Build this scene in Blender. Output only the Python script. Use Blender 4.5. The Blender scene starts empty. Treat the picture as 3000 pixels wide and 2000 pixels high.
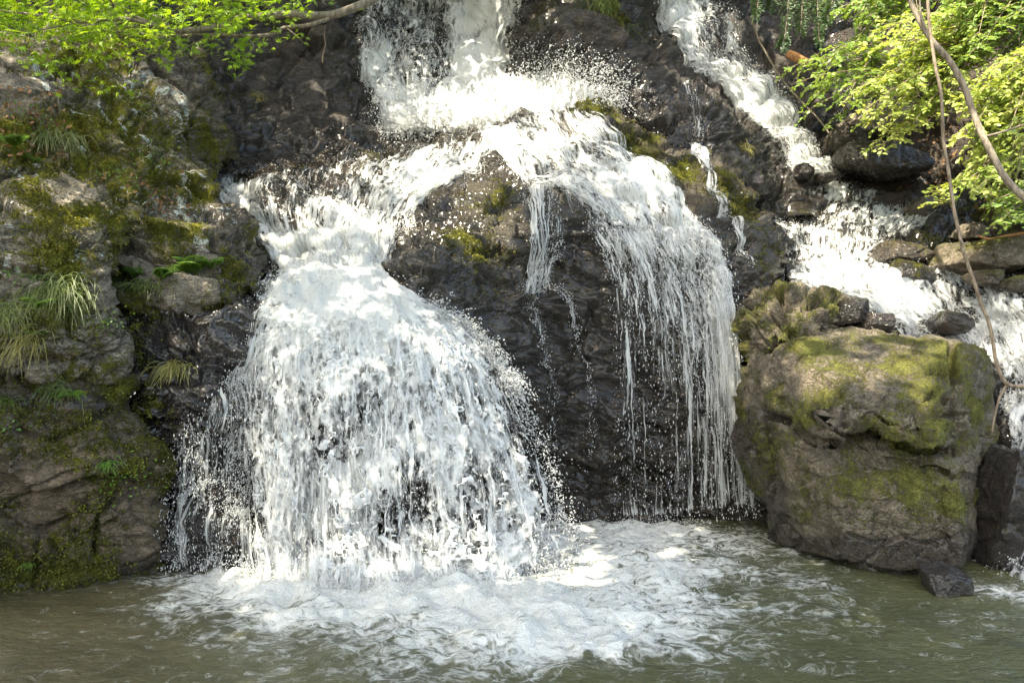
import bpy, math, random
import numpy as np
from math import radians, sin, cos, pi

# ------------------------------------------------------------------ camera, sky, sun, exposure
scene = bpy.context.scene
EYE = 2.0            # camera height above the pool, metres
FPX = 2250.0         # focal length in pixels of the 3000 px wide photograph
cam_data = bpy.data.cameras.new("camera")
cam_data.lens = 27.0
cam_data.sensor_width = 36.0
cam_data.clip_start = 0.05
cam_data.clip_end = 800.0
cam = bpy.data.objects.new("camera", cam_data)
cam.location = (0.0, 0.0, EYE)
cam.rotation_euler = (radians(90), 0, 0)
scene.collection.objects.link(cam)
scene.camera = cam

SUN = np.array((-0.36, -0.42, 0.83)); SUN = SUN / np.linalg.norm(SUN)      # towards the sun
world = bpy.data.worlds.new("World")
scene.world = world
world.use_nodes = True
wn = world.node_tree.nodes
bg = wn["Background"]
sky = wn.new("ShaderNodeTexSky")
sky.sky_type = 'NISHITA'
sky.sun_disc = False
sky.sun_elevation = math.asin(SUN[2])
sky.sun_rotation = math.atan2(SUN[0], SUN[1])
sky.air_density = 1.0
sky.dust_density = 3.0
sky.ozone_density = 1.0
world.node_tree.links.new(sky.outputs[0], bg.inputs[0])
bg.inputs[1].default_value = 0.15
sun_data = bpy.data.lights.new("sun", 'SUN')
sun_data.energy = 3.6
sun_data.angle = radians(0.5)
sun_data.color = (1.0, 0.95, 0.86)
sun = bpy.data.objects.new("sun", sun_data)
scene.collection.objects.link(sun)
from mathutils import Vector
sun.rotation_euler = Vector(SUN).to_track_quat('Z', 'Y').to_euler()
sun.location = (-6, -6, 15)
scene.view_settings.view_transform = 'Standard'
scene.view_settings.look = 'None'
scene.view_settings.gamma = 1.0
scene.view_settings.use_white_balance = True
scene.view_settings.white_balance_temperature = 7350
scene.view_settings.white_balance_tint = 5
scene.view_settings.exposure = 2.25
scene.cycles.max_bounces = 8
scene.cycles.diffuse_bounces = 4
scene.cycles.transparent_max_bounces = 32
scene.cycles.use_denoising = True
scene.cycles.sample_clamp_indirect = 6.0

rng = np.random.default_rng(7)
random.seed(7)

# ------------------------------------------------------------------ numeric helpers
def P3(u, v, y):
    """photo pixel (3000 x 2000) at distance y -> world point"""
    u, v, y = np.broadcast_arrays(np.asarray(u, float), np.asarray(v, float), np.asarray(y, float))
    return np.stack([(u - 1500) / FPX * y, y, EYE + (1000 - v) / FPX * y], -1)

_pr = np.random.default_rng(11)
_perm = np.concatenate([_pr.permutation(512)] * 3).astype(np.int32)
_g = _pr.normal(size=(512, 3)); _grad = (_g / np.linalg.norm(_g, axis=1, keepdims=True)).astype(np.float32)

def perlin(P):
    P = np.asarray(P, np.float32)
    sh = P.shape[:-1]
    P = P.reshape(-1, 3)
    out = np.empty(len(P), np.float32)
    for a in range(0, len(P), 400000):
        p = P[a:a + 400000]
        i = np.floor(p).astype(np.int32)
        f = p - i
        i &= 511
        w = f * f * f * (f * (f * 6 - 15) + 10)
        r = 0
        for dx in (0, 1):
            hx = _perm[(i[:, 0] + dx) & 511]
            wx = w[:, 0] if dx else 1 - w[:, 0]
            for dy in (0, 1):
                hy = _perm[(hx + i[:, 1] + dy) & 511]
                wy = wx * (w[:, 1] if dy else 1 - w[:, 1])
                for dz in (0, 1):
                    g = _grad[_perm[(hy + i[:, 2] + dz) & 511]]
                    dot = g[:, 0] * (f[:, 0] - dx) + g[:, 1] * (f[:, 1] - dy) + g[:, 2] * (f[:, 2] - dz)
                    r = r + dot * wy * (w[:, 2] if dz else 1 - w[:, 2])
        out[a:a + 400000] = r * 1.5
    return out.reshape(sh)

def fbm(P, octaves=4, gain=0.5, lac=2.07):
    P = np.asarray(P, np.float32)
    r = 0; a = 1.0
    for o in range(octaves):
        r = r + a * perlin(P + 17.3 * o)
        a *= gain; P = P * lac
    return r

def ridged(P, octaves=4, gain=0.5):
    P = np.asarray(P, np.float32)
    r = 0; a = 1.0
    for o in range(octaves):
        r = r + a * (1 - 2.2 * np.abs(perlin(P + 9.1 * o)))
        a *= gain; P = P * 2.1
    return r

def _hash(ix, iy, iz, k):
    h = (ix * 73856093) ^ (iy * 19349663) ^ (iz * 83492791) ^ (k * 2654435761)
    h = (h ^ (h >> 13)) * 1274126177
    h = (h ^ (h >> 16)) & 0xFFFFFF
    return (h.astype(np.float32) / 16777216.0)

def worley(P, jitter=0.9):
    """F1, F2, per-cell random triple, offset from the cell point"""
    P = np.asarray(P, np.float32)
    i = np.floor(P).astype(np.int64)
    f = (P - i).astype(np.float32)
    n = len(P)
    F1 = np.full(n, 9, np.float32); F2 = F1.copy()
    cid = np.zeros((n, 3), np.int64); off = np.zeros((n, 3), np.float32)
    for dx in (-1, 0, 1):
        for dy in (-1, 0, 1):
            for dz in (-1, 0, 1):
                c0, c1, c2 = i[:, 0] + dx, i[:, 1] + dy, i[:, 2] + dz
                o = np.stack([dx + 0.5 + (_hash(c0, c1, c2, 1) - 0.5) * jitter - f[:, 0],
                              dy + 0.5 + (_hash(c0, c1, c2, 2) - 0.5) * jitter - f[:, 1],
                              dz + 0.5 + (_hash(c0, c1, c2, 3) - 0.5) * jitter - f[:, 2]], 1)
                d = np.sqrt((o * o).sum(1))
                near = d < F1
                F2 = np.where(near, F1, np.minimum(F2, d))
                F1 = np.where(near, d, F1)
                off[near] = -o[near]
                cid[near] = np.stack([c0, c1, c2], 1)[near]
    rnd = np.stack([_hash(cid[:, 0], cid[:, 1], cid[:, 2], k) for k in (5, 6, 7, 8)], 1)
    return F1, F2, rnd, off

def smooth(x, a, b):
    t = np.clip((x - a) / (b - a), 0, 1)
    return t * t * (3 - 2 * t)

def rotm(rx=0, ry=0, rz=0):
    from mathutils import Euler
    return np.array(Euler((radians(rx), radians(ry), radians(rz))).to_matrix())

def poly_sd(u, v, poly):
    """signed distance to a polygon in pixels, positive inside"""
    sh = u.shape
    x = u.ravel(); y = v.ravel()
    n = len(poly)
    best = np.full(x.shape, 1e18); inside = np.zeros(x.shape, bool)
    for k in range(n):
        x0, y0 = poly[k]; x1, y1 = poly[(k + 1) % n]
        ex, ey = x1 - x0, y1 - y0
        t = np.clip(((x - x0) * ex + (y - y0) * ey) / (ex * ex + ey * ey + 1e-9), 0, 1)
        best = np.minimum(best, (x - x0 - t * ex) ** 2 + (y - y0 - t * ey) ** 2)
        if y0 != y1:
            c = ((y0 > y) != (y1 > y)) & (x < ex * (y - y0) / ey + x0)
            inside ^= c
    d = np.sqrt(best)
    return np.where(inside, d, -d).reshape(sh)

def line_dist(u, v, pts):
    best = np.full(u.shape, 1e18)
    for (x0, y0), (x1, y1) in zip(pts[:-1], pts[1:]):
        ex, ey = x1 - x0, y1 - y0
        t = np.clip(((u - x0) * ex + (v - y0) * ey) / (ex * ex + ey * ey + 1e-9), 0, 1)
        best = np.minimum(best, (u - x0 - t * ex) ** 2 + (v - y0 - t * ey) ** 2)
    return np.sqrt(best)

def rough_poly(poly, amp, seed, seg=14):
    out = []
    n = len(poly)
    for k in range(n):
        a = np.array(poly[k], float); b = np.array(poly[(k + 1) % n], float)
        m = max(1, int(np.linalg.norm(b - a) / seg))
        for j in range(m):
            out.append(a + (b - a) * j / m)
    out = np.array(out)
    q = np.stack([out[:, 0] / 45, out[:, 1] / 45, np.full(len(out), seed * 3.7)], 1)
    out[:, 0] += amp * fbm(q, 3, 0.6)
    out[:, 1] += amp * fbm(q + 50, 3, 0.6)
    return out

# ------------------------------------------------------------------ mesh helpers
def mesh_obj(name, verts, faces, mat, parent=None, attrs=None, smooth_=True, uv=None):
    me = bpy.data.meshes.new(name)
    verts = np.asarray(verts, np.float32)
    if isinstance(faces, np.ndarray):
        k = faces.shape[1]; nf = len(faces)
        me.vertices.add(len(verts)); me.vertices.foreach_set("co", verts.ravel())
        me.loops.add(nf * k); me.loops.foreach_set("vertex_index", faces.astype(np.int32).ravel())
        me.polygons.add(nf)
        me.polygons.foreach_set("loop_start", np.arange(0, nf * k, k, dtype=np.int32))
        me.update(calc_edges=True)
    else:
        me.from_pydata(verts.tolist(), [], faces)
    if smooth_:
        me.polygons.foreach_set("use_smooth", np.ones(len(me.polygons), bool))
    for kx, val in (attrs or {}).items():
        val = np.asarray(val, np.float32)
        if val.ndim == 2:
            at = me.attributes.new(kx, 'FLOAT_VECTOR', 'POINT'); at.data.foreach_set("vector", val.ravel())
        else:
            at = me.attributes.new(kx, 'FLOAT', 'POINT'); at.data.foreach_set("value", val)
    me.update()
    if mat is not None:
        me.materials.append(mat)
    o = bpy.data.objects.new(name, me)
    scene.collection.objects.link(o)
    if parent is not None:
        o.parent = parent
        o.matrix_parent_inverse = parent.matrix_world.inverted() if parent.type != 'EMPTY' else o.matrix_parent_inverse
    return o

def tag(o, label=None, cat=None, group=None, kind=None):
    if label: o["label"] = label
    if cat: o["category"] = cat
    if group: o["group"] = group
    if kind: o["kind"] = kind
    return o

def rebase(o, base=None):
    """put a mesh object's origin at the foot of its geometry"""
    me = o.data
    co = np.empty(len(me.vertices) * 3, np.float32); me.vertices.foreach_get("co", co); co = co.reshape(-1, 3)
    if base is None:
        base = np.array([(co[:, 0].min() + co[:, 0].max()) / 2, (co[:, 1].min() + co[:, 1].max()) / 2, co[:, 2].min()])
    me.vertices.foreach_set("co", (co - base).astype(np.float32).ravel()); me.update()
    o.location = base.tolist()
    return o

# ------------------------------------------------------------------ shader helpers
class NT:
    def __init__(self, name):
        self.m = bpy.data.materials.new(name); self.m.use_nodes = True
        self.t = self.m.node_tree; self.t.nodes.clear()
        self.out = self.t.nodes.new("ShaderNodeOutputMaterial")
    def n(self, typ, **kw):
        nd = self.t.nodes.new(typ)
        for k, v in kw.items():
            setattr(nd, k, v)
        return nd
    def l(self, a, b): self.t.links.new(a, b)
    def put(self, sock, v):
        if isinstance(v, bpy.types.NodeSocket): self.l(v, sock)
        elif isinstance(v, (tuple, list)) and len(v) == 3 and sock.type == 'RGBA': sock.default_value = (*v, 1)
        else: sock.default_value = v
    def math(self, op, a, b=0.5, c=None, clamp=False):
        nd = self.n("ShaderNodeMath", operation=op, use_clamp=clamp)
        self.put(nd.inputs[0], a); self.put(nd.inputs[1], b)
        if c is not None: self.put(nd.inputs[2], c)
        return nd.outputs[0]
    def mix(self, f, a, b, blend='MIX'):
        nd = self.n("ShaderNodeMix", data_type='RGBA', blend_type=blend)
        self.put(nd.inputs[0], f); self.put(nd.inputs[6], a); self.put(nd.inputs[7], b)
        return nd.outputs[2]
    def noise(self, vec, scale, detail=4, rough=0.5, dist=0.0, out=0):
        nd = self.n("ShaderNodeTexNoise")
        self.put(nd.inputs["Vector"], vec); nd.inputs["Scale"].default_value = scale
        nd.inputs["Detail"].default_value = detail; nd.inputs["Roughness"].default_value = rough
        nd.inputs["Distortion"].default_value = dist
        return nd.outputs[out]
    def step(self, x, a, b):
        nd = self.n("ShaderNodeMapRange", interpolation_type='SMOOTHSTEP')
        self.put(nd.inputs[0], x); nd.inputs[1].default_value = a; nd.inputs[2].default_value = b
        return nd.outputs[0]
    def pos(self): return self.n("ShaderNodeNewGeometry").outputs["Position"]
    def normal(self): return self.n("ShaderNodeNewGeometry").outputs["Normal"]
    def attr(self, name, out="Fac"): return self.n("ShaderNodeAttribute", attribute_name=name).outputs[out]
    def scalevec(self, vec, s, rot=(0, 0, 0)):
        nd = self.n("ShaderNodeMapping"); self.put(nd.inputs[0], vec)
        nd.inputs["Rotation"].default_value = [radians(r) for r in rot]; nd.inputs["Scale"].default_value = s
        return nd.outputs[0]
    def bump(self, h, strength=0.5, dist=0.02, normal=None):
        nd = self.n("ShaderNodeBump"); nd.inputs["Strength"].default_value = strength
        nd.inputs["Distance"].default_value = dist; self.put(nd.inputs["Height"], h)
        if normal is not None: self.l(normal, nd.inputs["Normal"])
        return nd.outputs[0]
    def finish(self, shader): self.l(shader, self.out.inputs[0]); return self.m

def rock_material(name, dark, light, strata=(0, 0, 0), grain=3.2, coat=0.55, midb=0.9, moss_a=(0.082, 0.084, 0.014), moss_b=(0.185, 0.19, 0.025)):
    """rock whose moss / lichen / wet masks come from mesh attributes, broken up by fine noise"""
    t = NT(name)
    p = t.pos()
    q = t.scalevec(p, (1.0, 1.0, grain), strata)
    big = t.noise(p, 1.7, 4, 0.6)
    mid = t.noise(q, 9, 7, 0.7, 0.12)
    fine = t.noise(p, 55, 5, 0.7)
    col = t.mix(t.step(mid, 0.35, 0.68), dark, light)
    col = t.mix(t.step(big, 0.52, 0.72), col, t.mix(0.55, light, (0.13, 0.095, 0.06)))
    col = t.mix(t.math('MULTIPLY', t.step(fine, 0.5, 0.75), 0.35), col, (0.17, 0.15, 0.13))
    # small dark pits and joints of the stone itself
    vor = t.n("ShaderNodeTexVoronoi", feature='DISTANCE_TO_EDGE')
    t.put(vor.inputs["Vector"], t.mix(0.12, q, t.noise(p, 6, 3, 0.6, 0, 1))); vor.inputs["Scale"].default_value = 7
    joint = t.math('SUBTRACT', 1.0, t.step(vor.outputs["Distance"], 0.0, 0.05))
    wet = t.step(t.math('ADD', t.attr("wet"), t.math('MULTIPLY', t.math('SUBTRACT', mid, 0.5), 0.8)), 0.3, 0.7)
    col = t.mix(wet, col, t.mix(1.0, col, (0.34, 0.32, 0.31), 'MULTIPLY'))
    # moss cushions
    mf = t.noise(p, 21, 7, 0.72)
    grit = t.noise(p, 85, 3, 0.7)
    msk = t.step(t.math('ADD', t.math('ADD', t.attr("moss"), t.math('MULTIPLY', t.math('SUBTRACT', mf, 0.5), 1.6)), t.math('MULTIPLY', t.math('SUBTRACT', grit, 0.5), 1.3)), 0.42, 0.66)
    mcol = t.mix(t.step(t.noise(p, 6, 4, 0.6), 0.35, 0.68), moss_a, moss_b)
    mcol = t.mix(t.math('MULTIPLY', t.step(t.noise(p, 120, 2, 0.7), 0.5, 0.62), 0.6), mcol, (0.03, 0.024, 0.008))
    col = t.mix(msk, col, mcol)
    # lichen: thin crusts with crisp borders
    lf = t.noise(q, 26, 6, 0.72, 0.6)
    lich = t.step(t.math('ADD', t.attr("lichen"), t.math('MULTIPLY', t.math('SUBTRACT', lf, 0.5), 1.9)), 0.5, 0.62)
    col = t.mix(lich, col, t.mix(t.noise(p, 90, 3, 0.6), (0.40, 0.42, 0.38), (0.66, 0.68, 0.63)))
    msk = t.math('MULTIPLY', msk, t.math('SUBTRACT', 1.0, lich))
    # mineral grain
    gr = t.math('ADD', t.math('SUBTRACT', t.noise(p, 120, 3, 0.8), 0.5), t.math('SUBTRACT', t.noise(p, 46, 4, 0.75), 0.5))
    gr = t.math('MAXIMUM', 0.3, t.math('ADD', 1.05, t.math('MULTIPLY', gr, 2.6)))
    gcol = t.n("ShaderNodeCombineColor")
    for k in range(3): t.l(gr, gcol.inputs[k])
    col = t.mix(1.0, col, gcol.outputs[0], 'MULTIPLY')
    b = t.n("ShaderNodeBsdfPrincipled")
    t.put(b.inputs["Base Color"], col)
    rough = t.math('ADD', t.math('MULTIPLY', wet, -0.56), 0.72)
    rough = t.math('ADD', rough, t.math('MULTIPLY', t.math('SUBTRACT', fine, 0.5), 0.35))
    rough = t.math('MAXIMUM', rough, t.math('MULTIPLY', msk, 0.95))
    rough = t.math('MAXIMUM', rough, 0.12)
    t.put(b.inputs["Roughness"], rough)
    t.put(b.inputs["Coat Weight"], t.math('MULTIPLY', wet, t.math('SUBTRACT', coat, t.math('MULTIPLY', msk, coat * 0.9))))
    b.inputs["Coat Roughness"].default_value = 0.13; b.inputs["Coat IOR"].default_value = 1.45
    t.put(b.inputs["Specular IOR Level"], t.math('SUBTRACT', 0.55, t.math('MULTIPLY', msk, 0.45)))
    h = t.math('ADD', t.math('MULTIPLY', mid, midb), t.math('MULTIPLY', fine, 0.75))
    h = t.math('SUBTRACT', h, t.math('MULTIPLY', joint, 0.35))
    h = t.math('ADD', h, t.math('MULTIPLY', t.noise(p, 22, 5, 0.75, 0.2), 0.5))
    h = t.math('ADD', h, t.math('MULTIPLY', msk, t.math('ADD', 0.25, t.math('MULTIPLY', t.noise(p, 110, 3, 0.7), 0.8))))
    t.l(t.bump(h, 1.0, 0.045), b.inputs["Normal"])
    return t.finish(b.outputs[0])
# ------------------------------------------------------------------ bedrock faces
class Mass:
    """A face of bedrock: depth from spaced survey points, real fractured relief, its edges rolling back into the gorge."""
    def __init__(s, pts, poly=None, roll=(50, 0.5), strata=(0, 0, 0), stretch=(1, 1, 2.6),
                 fac=((1.3, 0.20, 0.5, 0.05), (3.6, 0.075, 0.6, 0.03)), lump=(0.8, 0.12), fine=(7.0, 0.028), jitter=9,
                 seed=1, grooves=(), amp=1.0, extra=None):
        pts = np.array(pts, float)
        s.c = pts[:, :2] / 1000.0
        n = len(pts)
        A = s.phi(s.c, s.c) + np.eye(n) * 1e-4
        Q = np.hstack([np.ones((n, 1)), s.c])
        M = np.block([[A, Q], [Q.T, np.zeros((3, 3))]])
        s.w = np.linalg.solve(M, np.concatenate([pts[:, 2], np.zeros(3)]))
        s.poly = rough_poly(poly, jitter, seed) if poly is not None else None
        s.roll = roll; s.R = rotm(*strata); s.stretch = np.array(stretch)
        s.fac = fac; s.lump = lump; s.fine = fine; s.seed = seed; s.grooves = grooves; s.amp = amp; s.extra = extra
    @staticmethod
    def phi(a, b):
        d2 = ((a[:, None, :] - b[None, :, :]) ** 2).sum(-1)
        return 0.5 * d2 * np.log(d2 + 1e-9)
    def depth(s, u, v):
        sh = u.shape
        q = np.stack([u.ravel(), v.ravel()], 1) / 1000.0
        y = np.empty(len(q))
        for a in range(0, len(q), 50000):
            k = q[a:a + 50000]
            y[a:a + 50000] = s.phi(k, s.c) @ s.w[:len(s.c)] + s.w[len(s.c)] + k @ s.w[-2:]
        y = y.reshape(sh)
        if s.extra is not None: y = y + s.extra(u, v)
        if s.poly is not None and s.roll[1] > 0:
            d = np.clip(poly_sd(u, v, s.poly) / s.roll[0], 0, 1)
            y = y + s.roll[1] * (1 - np.sqrt(np.clip(1 - (1 - d) ** 2, 0, 1)))
        return y
    def disp(s, P, u, v):
        sh = u.shape
        p = P.reshape(-1, 3)
        q = (p @ s.R) * s.stretch + s.seed * 5.1
        wq = q + 0.25 * np.stack([perlin(p * 2.3 + 3), perlin(p * 2.3 + 40), perlin(p * 2.3 + 80)], 1)
        d = s.lump[1] * fbm(p * s.lump[0] + s.seed, 4, 0.55)
        for f, a, tilt, crack in s.fac:
            F1, F2, r, off = worley(wq * f)
            d = d + a * ((r[:, 0] - 0.5) + tilt * (off * (r[:, 1:4] - 0.5) * 2).sum(1))
            d = d - crack * (1 - smooth(F2 - F1, 0.0, 0.16))
        d = d + s.fine[1] * ridged(q * s.fine[0] / s.stretch.max() ** 0.5, 4, 0.55) * 0.8
        d = (d * s.amp).reshape(sh)
        for line, w, dep in s.grooves:
            gd = line_dist(u + 9 * perlin(P * 6), v + 9 * perlin(P * 6 + 30), line)
            d = d - dep * np.exp(-(gd / w) ** 2)
        return d
    def surf(s, u, v, raw=False):
        e = 5.0
        y = s.depth(u, v)
        P = P3(u, v, y)
        Pu = P3(u + e, v, s.depth(u + e, v)) - P
        Pv = P3(u, v + e, s.depth(u, v + e)) - P
        N = np.cross(Pu, Pv); N /= np.linalg.norm(N, axis=-1, keepdims=True) + 1e-12
        view = np.array([0, 0, EYE]) - P
        N = np.where((N * view).sum(-1, keepdims=True) < 0, -N, N)
        if raw: return P, N
        # grazing faces move mostly across the line of sight, so limit that
        d = s.disp(P, u, v)
        return P + N * d[..., None], N
    def build(s, name, mat, box, step=4, masks=None, skirt=1.2, parent=None):
        u0, v0, u1, v1 = box
        U, V = np.meshgrid(np.arange(u0, u1 + 1, step, dtype=float), np.arange(v0, v1 + 1, step, dtype=float))
        if s.poly is not None:
            sd = poly_sd(U, V, s.poly)
            gy, gx = np.gradient(sd, step)
            gl = np.sqrt(gx * gx + gy * gy) + 1e-6
            out = sd < 0
            k = np.clip(-sd, 0, step * 1.5)
            U = np.where(out, U + gx / gl * k, U); V = np.where(out, V + gy / gl * k, V)
            ok = sd > -step
        else:
            ok = np.ones(U.shape, bool)
        P, N = s.surf(U, V)
        nr, nc = U.shape
        idx = np.arange(nr * nc).reshape(nr, nc)
        q = ok[:-1, :-1] & ok[1:, :-1] & ok[:-1, 1:] & ok[1:, 1:]
        F = np.stack([idx[:-1, :-1][q], idx[:-1, 1:][q], idx[1:, 1:][q], idx[1:, :-1][q]], 1)[:, ::-1]
        used = np.unique(F)
        remap = np.full(nr * nc, -1); remap[used] = np.arange(len(used))
        F = remap[F]
        Vt = P.reshape(-1, 3)[used]
        Uu, Vv, NN = U.ravel()[used], V.ravel()[used], N.reshape(-1, 3)[used]
        att = {k: fn(Vt, Uu, Vv, NN) for k, fn in (masks or {}).items()}
        # side walls running back into the hill
        e = np.concatenate([F[:, [0, 1]], F[:, [1, 2]], F[:, [2, 3]], F[:, [3, 0]]])
        key = np.sort(e, 1); key = key[:, 0].astype(np.int64) * 10 ** 7 + key[:, 1]
        un, inv, cnt = np.unique(key, return_inverse=True, return_counts=True)
        be = e[cnt[inv] == 1]
        bv = np.unique(be); mp = np.full(len(Vt), -1); nv = len(Vt)
        rings = []
        for j, back in enumerate((0.25, 0.6, 1.0)):
            ray = Vt[bv] - np.array([0, 0, EYE]); ray /= np.linalg.norm(ray, axis=1, keepdims=True)
            rings.append(Vt[bv] + ray * skirt * back + 0.04 * np.stack([perlin(Vt[bv] * 4 + 7 * j + k) for k in (0, 31, 62)], 1) * (-NN[bv]))
        allV = np.concatenate([Vt] + rings)
        nb = len(bv); pos = np.full(len(Vt), -1); pos[bv] = np.arange(nb)
        SF = []
        lo = lambda idx, r: (idx if r == 0 else nv + (r - 1) * nb + pos[idx])
        for r in range(3):
            SF.append(np.stack([lo(be[:, 1], r), lo(be[:, 0], r), lo(be[:, 0], r + 1), lo(be[:, 1], r + 1)], 1))
        att = {k: np.concatenate([a] + [a[bv] * 0.5] * 3) for k, a in att.items()}
        return mesh_obj(name, allV, np.concatenate([F] + SF), mat, parent, att)

def spots(u, v, lst):
    """sum of soft elliptical patches given in survey pixels: (u, v, ru, rv, strength)"""
    r = np.zeros(u.shape)
    for a, b, ru, rv, s in lst:
        r = np.maximum(r, s * np.exp(-(((u - a) / ru) ** 2 + ((v - b) / rv) ** 2)))
    return r

M_wet = rock_material("wet_dark_rock", (0.036, 0.029, 0.023), (0.092, 0.074, 0.059), (20, 12, 0))
M_bluff = rock_material("black_wet_rock", (0.050, 0.040, 0.033), (0.115, 0.092, 0.076), (4, 22, 0), 2.4, 1.0, 0.9)
M_mossy = rock_material("mossy_rock", (0.14, 0.115, 0.083), (0.40, 0.34, 0.27), (35, 25, 0), 2.2, 0.5, 1.0, (0.135, 0.138, 0.022), (0.30, 0.295, 0.042))
M_cliff = rock_material("cliff_rock", (0.036, 0.029, 0.024), (0.092, 0.073, 0.058), (10, -8, 0))
M_wall = rock_material("brown_mossy_rock", (0.080, 0.060, 0.035), (0.20, 0.152, 0.100), (14, 10, 0), 1.6, 0.5, 0.8)
M_dome = rock_material("olive_wet_rock", (0.042, 0.034, 0.022), (0.115, 0.092, 0.058), (-12, 18, 0), 2.4, 0.6, 0.9)
M_boulder = rock_material("boulder_rock", (0.080, 0.063, 0.043), (0.225, 0.184, 0.132), (10, 10, 0), 1.25, 0.5, 0.45,
                          (0.135, 0.128, 0.040), (0.27, 0.27, 0.078))

def nz(P, f, o=0, oc=4): return fbm(P * f + o, oc, 0.55)

# ---- back cliff
cliff = Mass([(-500, -800, 10.5), (-500, 0, 9.8), (-500, 500, 9.0), (100, -800, 11.5), (900, -800, 13.2), (1700, -800, 14.2), (2500, -800, 15.2), (300, -300, 11.2), (300, 300, 10.2), (300, 560, 9.7), (620, 530, 9.8), (800, 485, 10.5), (900, 445, 10.9), (1050, 405, 11.3),
              (650, 300, 10.9), (650, 0, 11.5), (650, -300, 12.0), (780, 400, 10.9), (900, 300, 11.6), (900, 0, 12.1), (1000, 200, 12.0),
              (1100, 100, 12.6), (1100, -300, 13.1), (1100, 370, 11.7), (1300, 0, 13.3), (1300, -350, 13.9), (1300, 250, 12.4),
              (1300, 400, 11.6), (1400, 360, 11.9), (1490, 100, 12.7), (1545, 60, 12.0), (1600, 150, 11.6), (1750, 90, 11.3), (1850, 150, 11.5),
              (1700, 0, 11.6), (1700, -80, 12.1), (1700, -350, 13.0), (1650, 380, 11.3), (1750, 300, 11.4), (1950, -300, 13.6), (1930, 50, 12.5),
              (2000, 150, 12.2), (2100, 250, 11.9), (2250, 350, 11.6), (2400, 500, 11.3), (2200, 100, 12.8), (2350, 250, 12.3),
              (2450, 400, 12.0), (2500, -300, 14.0), (2500, 0, 13.6), (2500, 600, 11.2), (1900, 600, 10.8), (1300, 600, 11.2), (800, 700, 9.6)],
             strata=(8, -14, 0), stretch=(1, 1, 2.2), lump=(0.7, 0.16), seed=3, fac=((0.8, 0.24, 0.6, 0.06), (2.3, 0.09, 0.9, 0.03), (6.0, 0.02, 1.0, 0.005)), fine=(6, 0.012))
o = cliff.build("rock_cliff", M_cliff, (-520, -820, 2560, 640), 5, {
    "wet": lambda P, u, v, N: 0.45 + 0.35 * nz(P, 0.8) + 0.5 * smooth(v, 330, 480) + 0.3 * smooth(np.abs(u - 1320), 420, 200),
    "moss": lambda P, u, v, N: 0.12 + 0.30 * nz(P, 1.2, 9) + spots(u, v, [(1770, 40, 150, 90, .5), (620, 330, 80, 150, .3), (1700, 200, 120, 90, .3), (760, 290, 80, 40, .25)]),
    "lichen": lambda P, u, v, N: -0.6 + 0 * u}, skirt=0.6)
tag(o, kind="structure")

# ---- dark rib low on the right of the upper falls
rib = Mass([(1850, 300, 11.2), (1900, 300, 11.0), (2050, 290, 10.9), (2180, 340, 11.0), (2270, 450, 10.8), (2100, 480, 10.4), (1950, 400, 10.7),
            (2200, 520, 10.3), (2000, 260, 11.4), (2050, 600, 10.2)],
           [(1830, 330), (1850, 290), (1900, 262), (1975, 248), (2050, 262), (2110, 285), (2160, 322), (2200, 333), (2235, 360), (2262, 405), (2285, 470), (2290, 540), (2200, 620), (1950, 620), (1850, 480)],
           roll=(60, 0.6), strata=(8, -14, 0), seed=5, lump=(0.9, 0.15))
o = rib.build("rock_rib", M_cliff, (1800, 220, 2320, 650), 4, {
    "wet": lambda P, u, v, N: 0.8 + 0.4 * nz(P, 1.1), "moss": lambda P, u, v, N: 0.08 + 0.25 * nz(P, 2) + spots(u, v, [(2180, 440, 50, 40, .35)]),
    "lichen": lambda P, u, v, N: -0.6 + 0 * u})
tag(o, "dark wet rock rib between the narrow right fall and the mossy hump", "rock")

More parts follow.
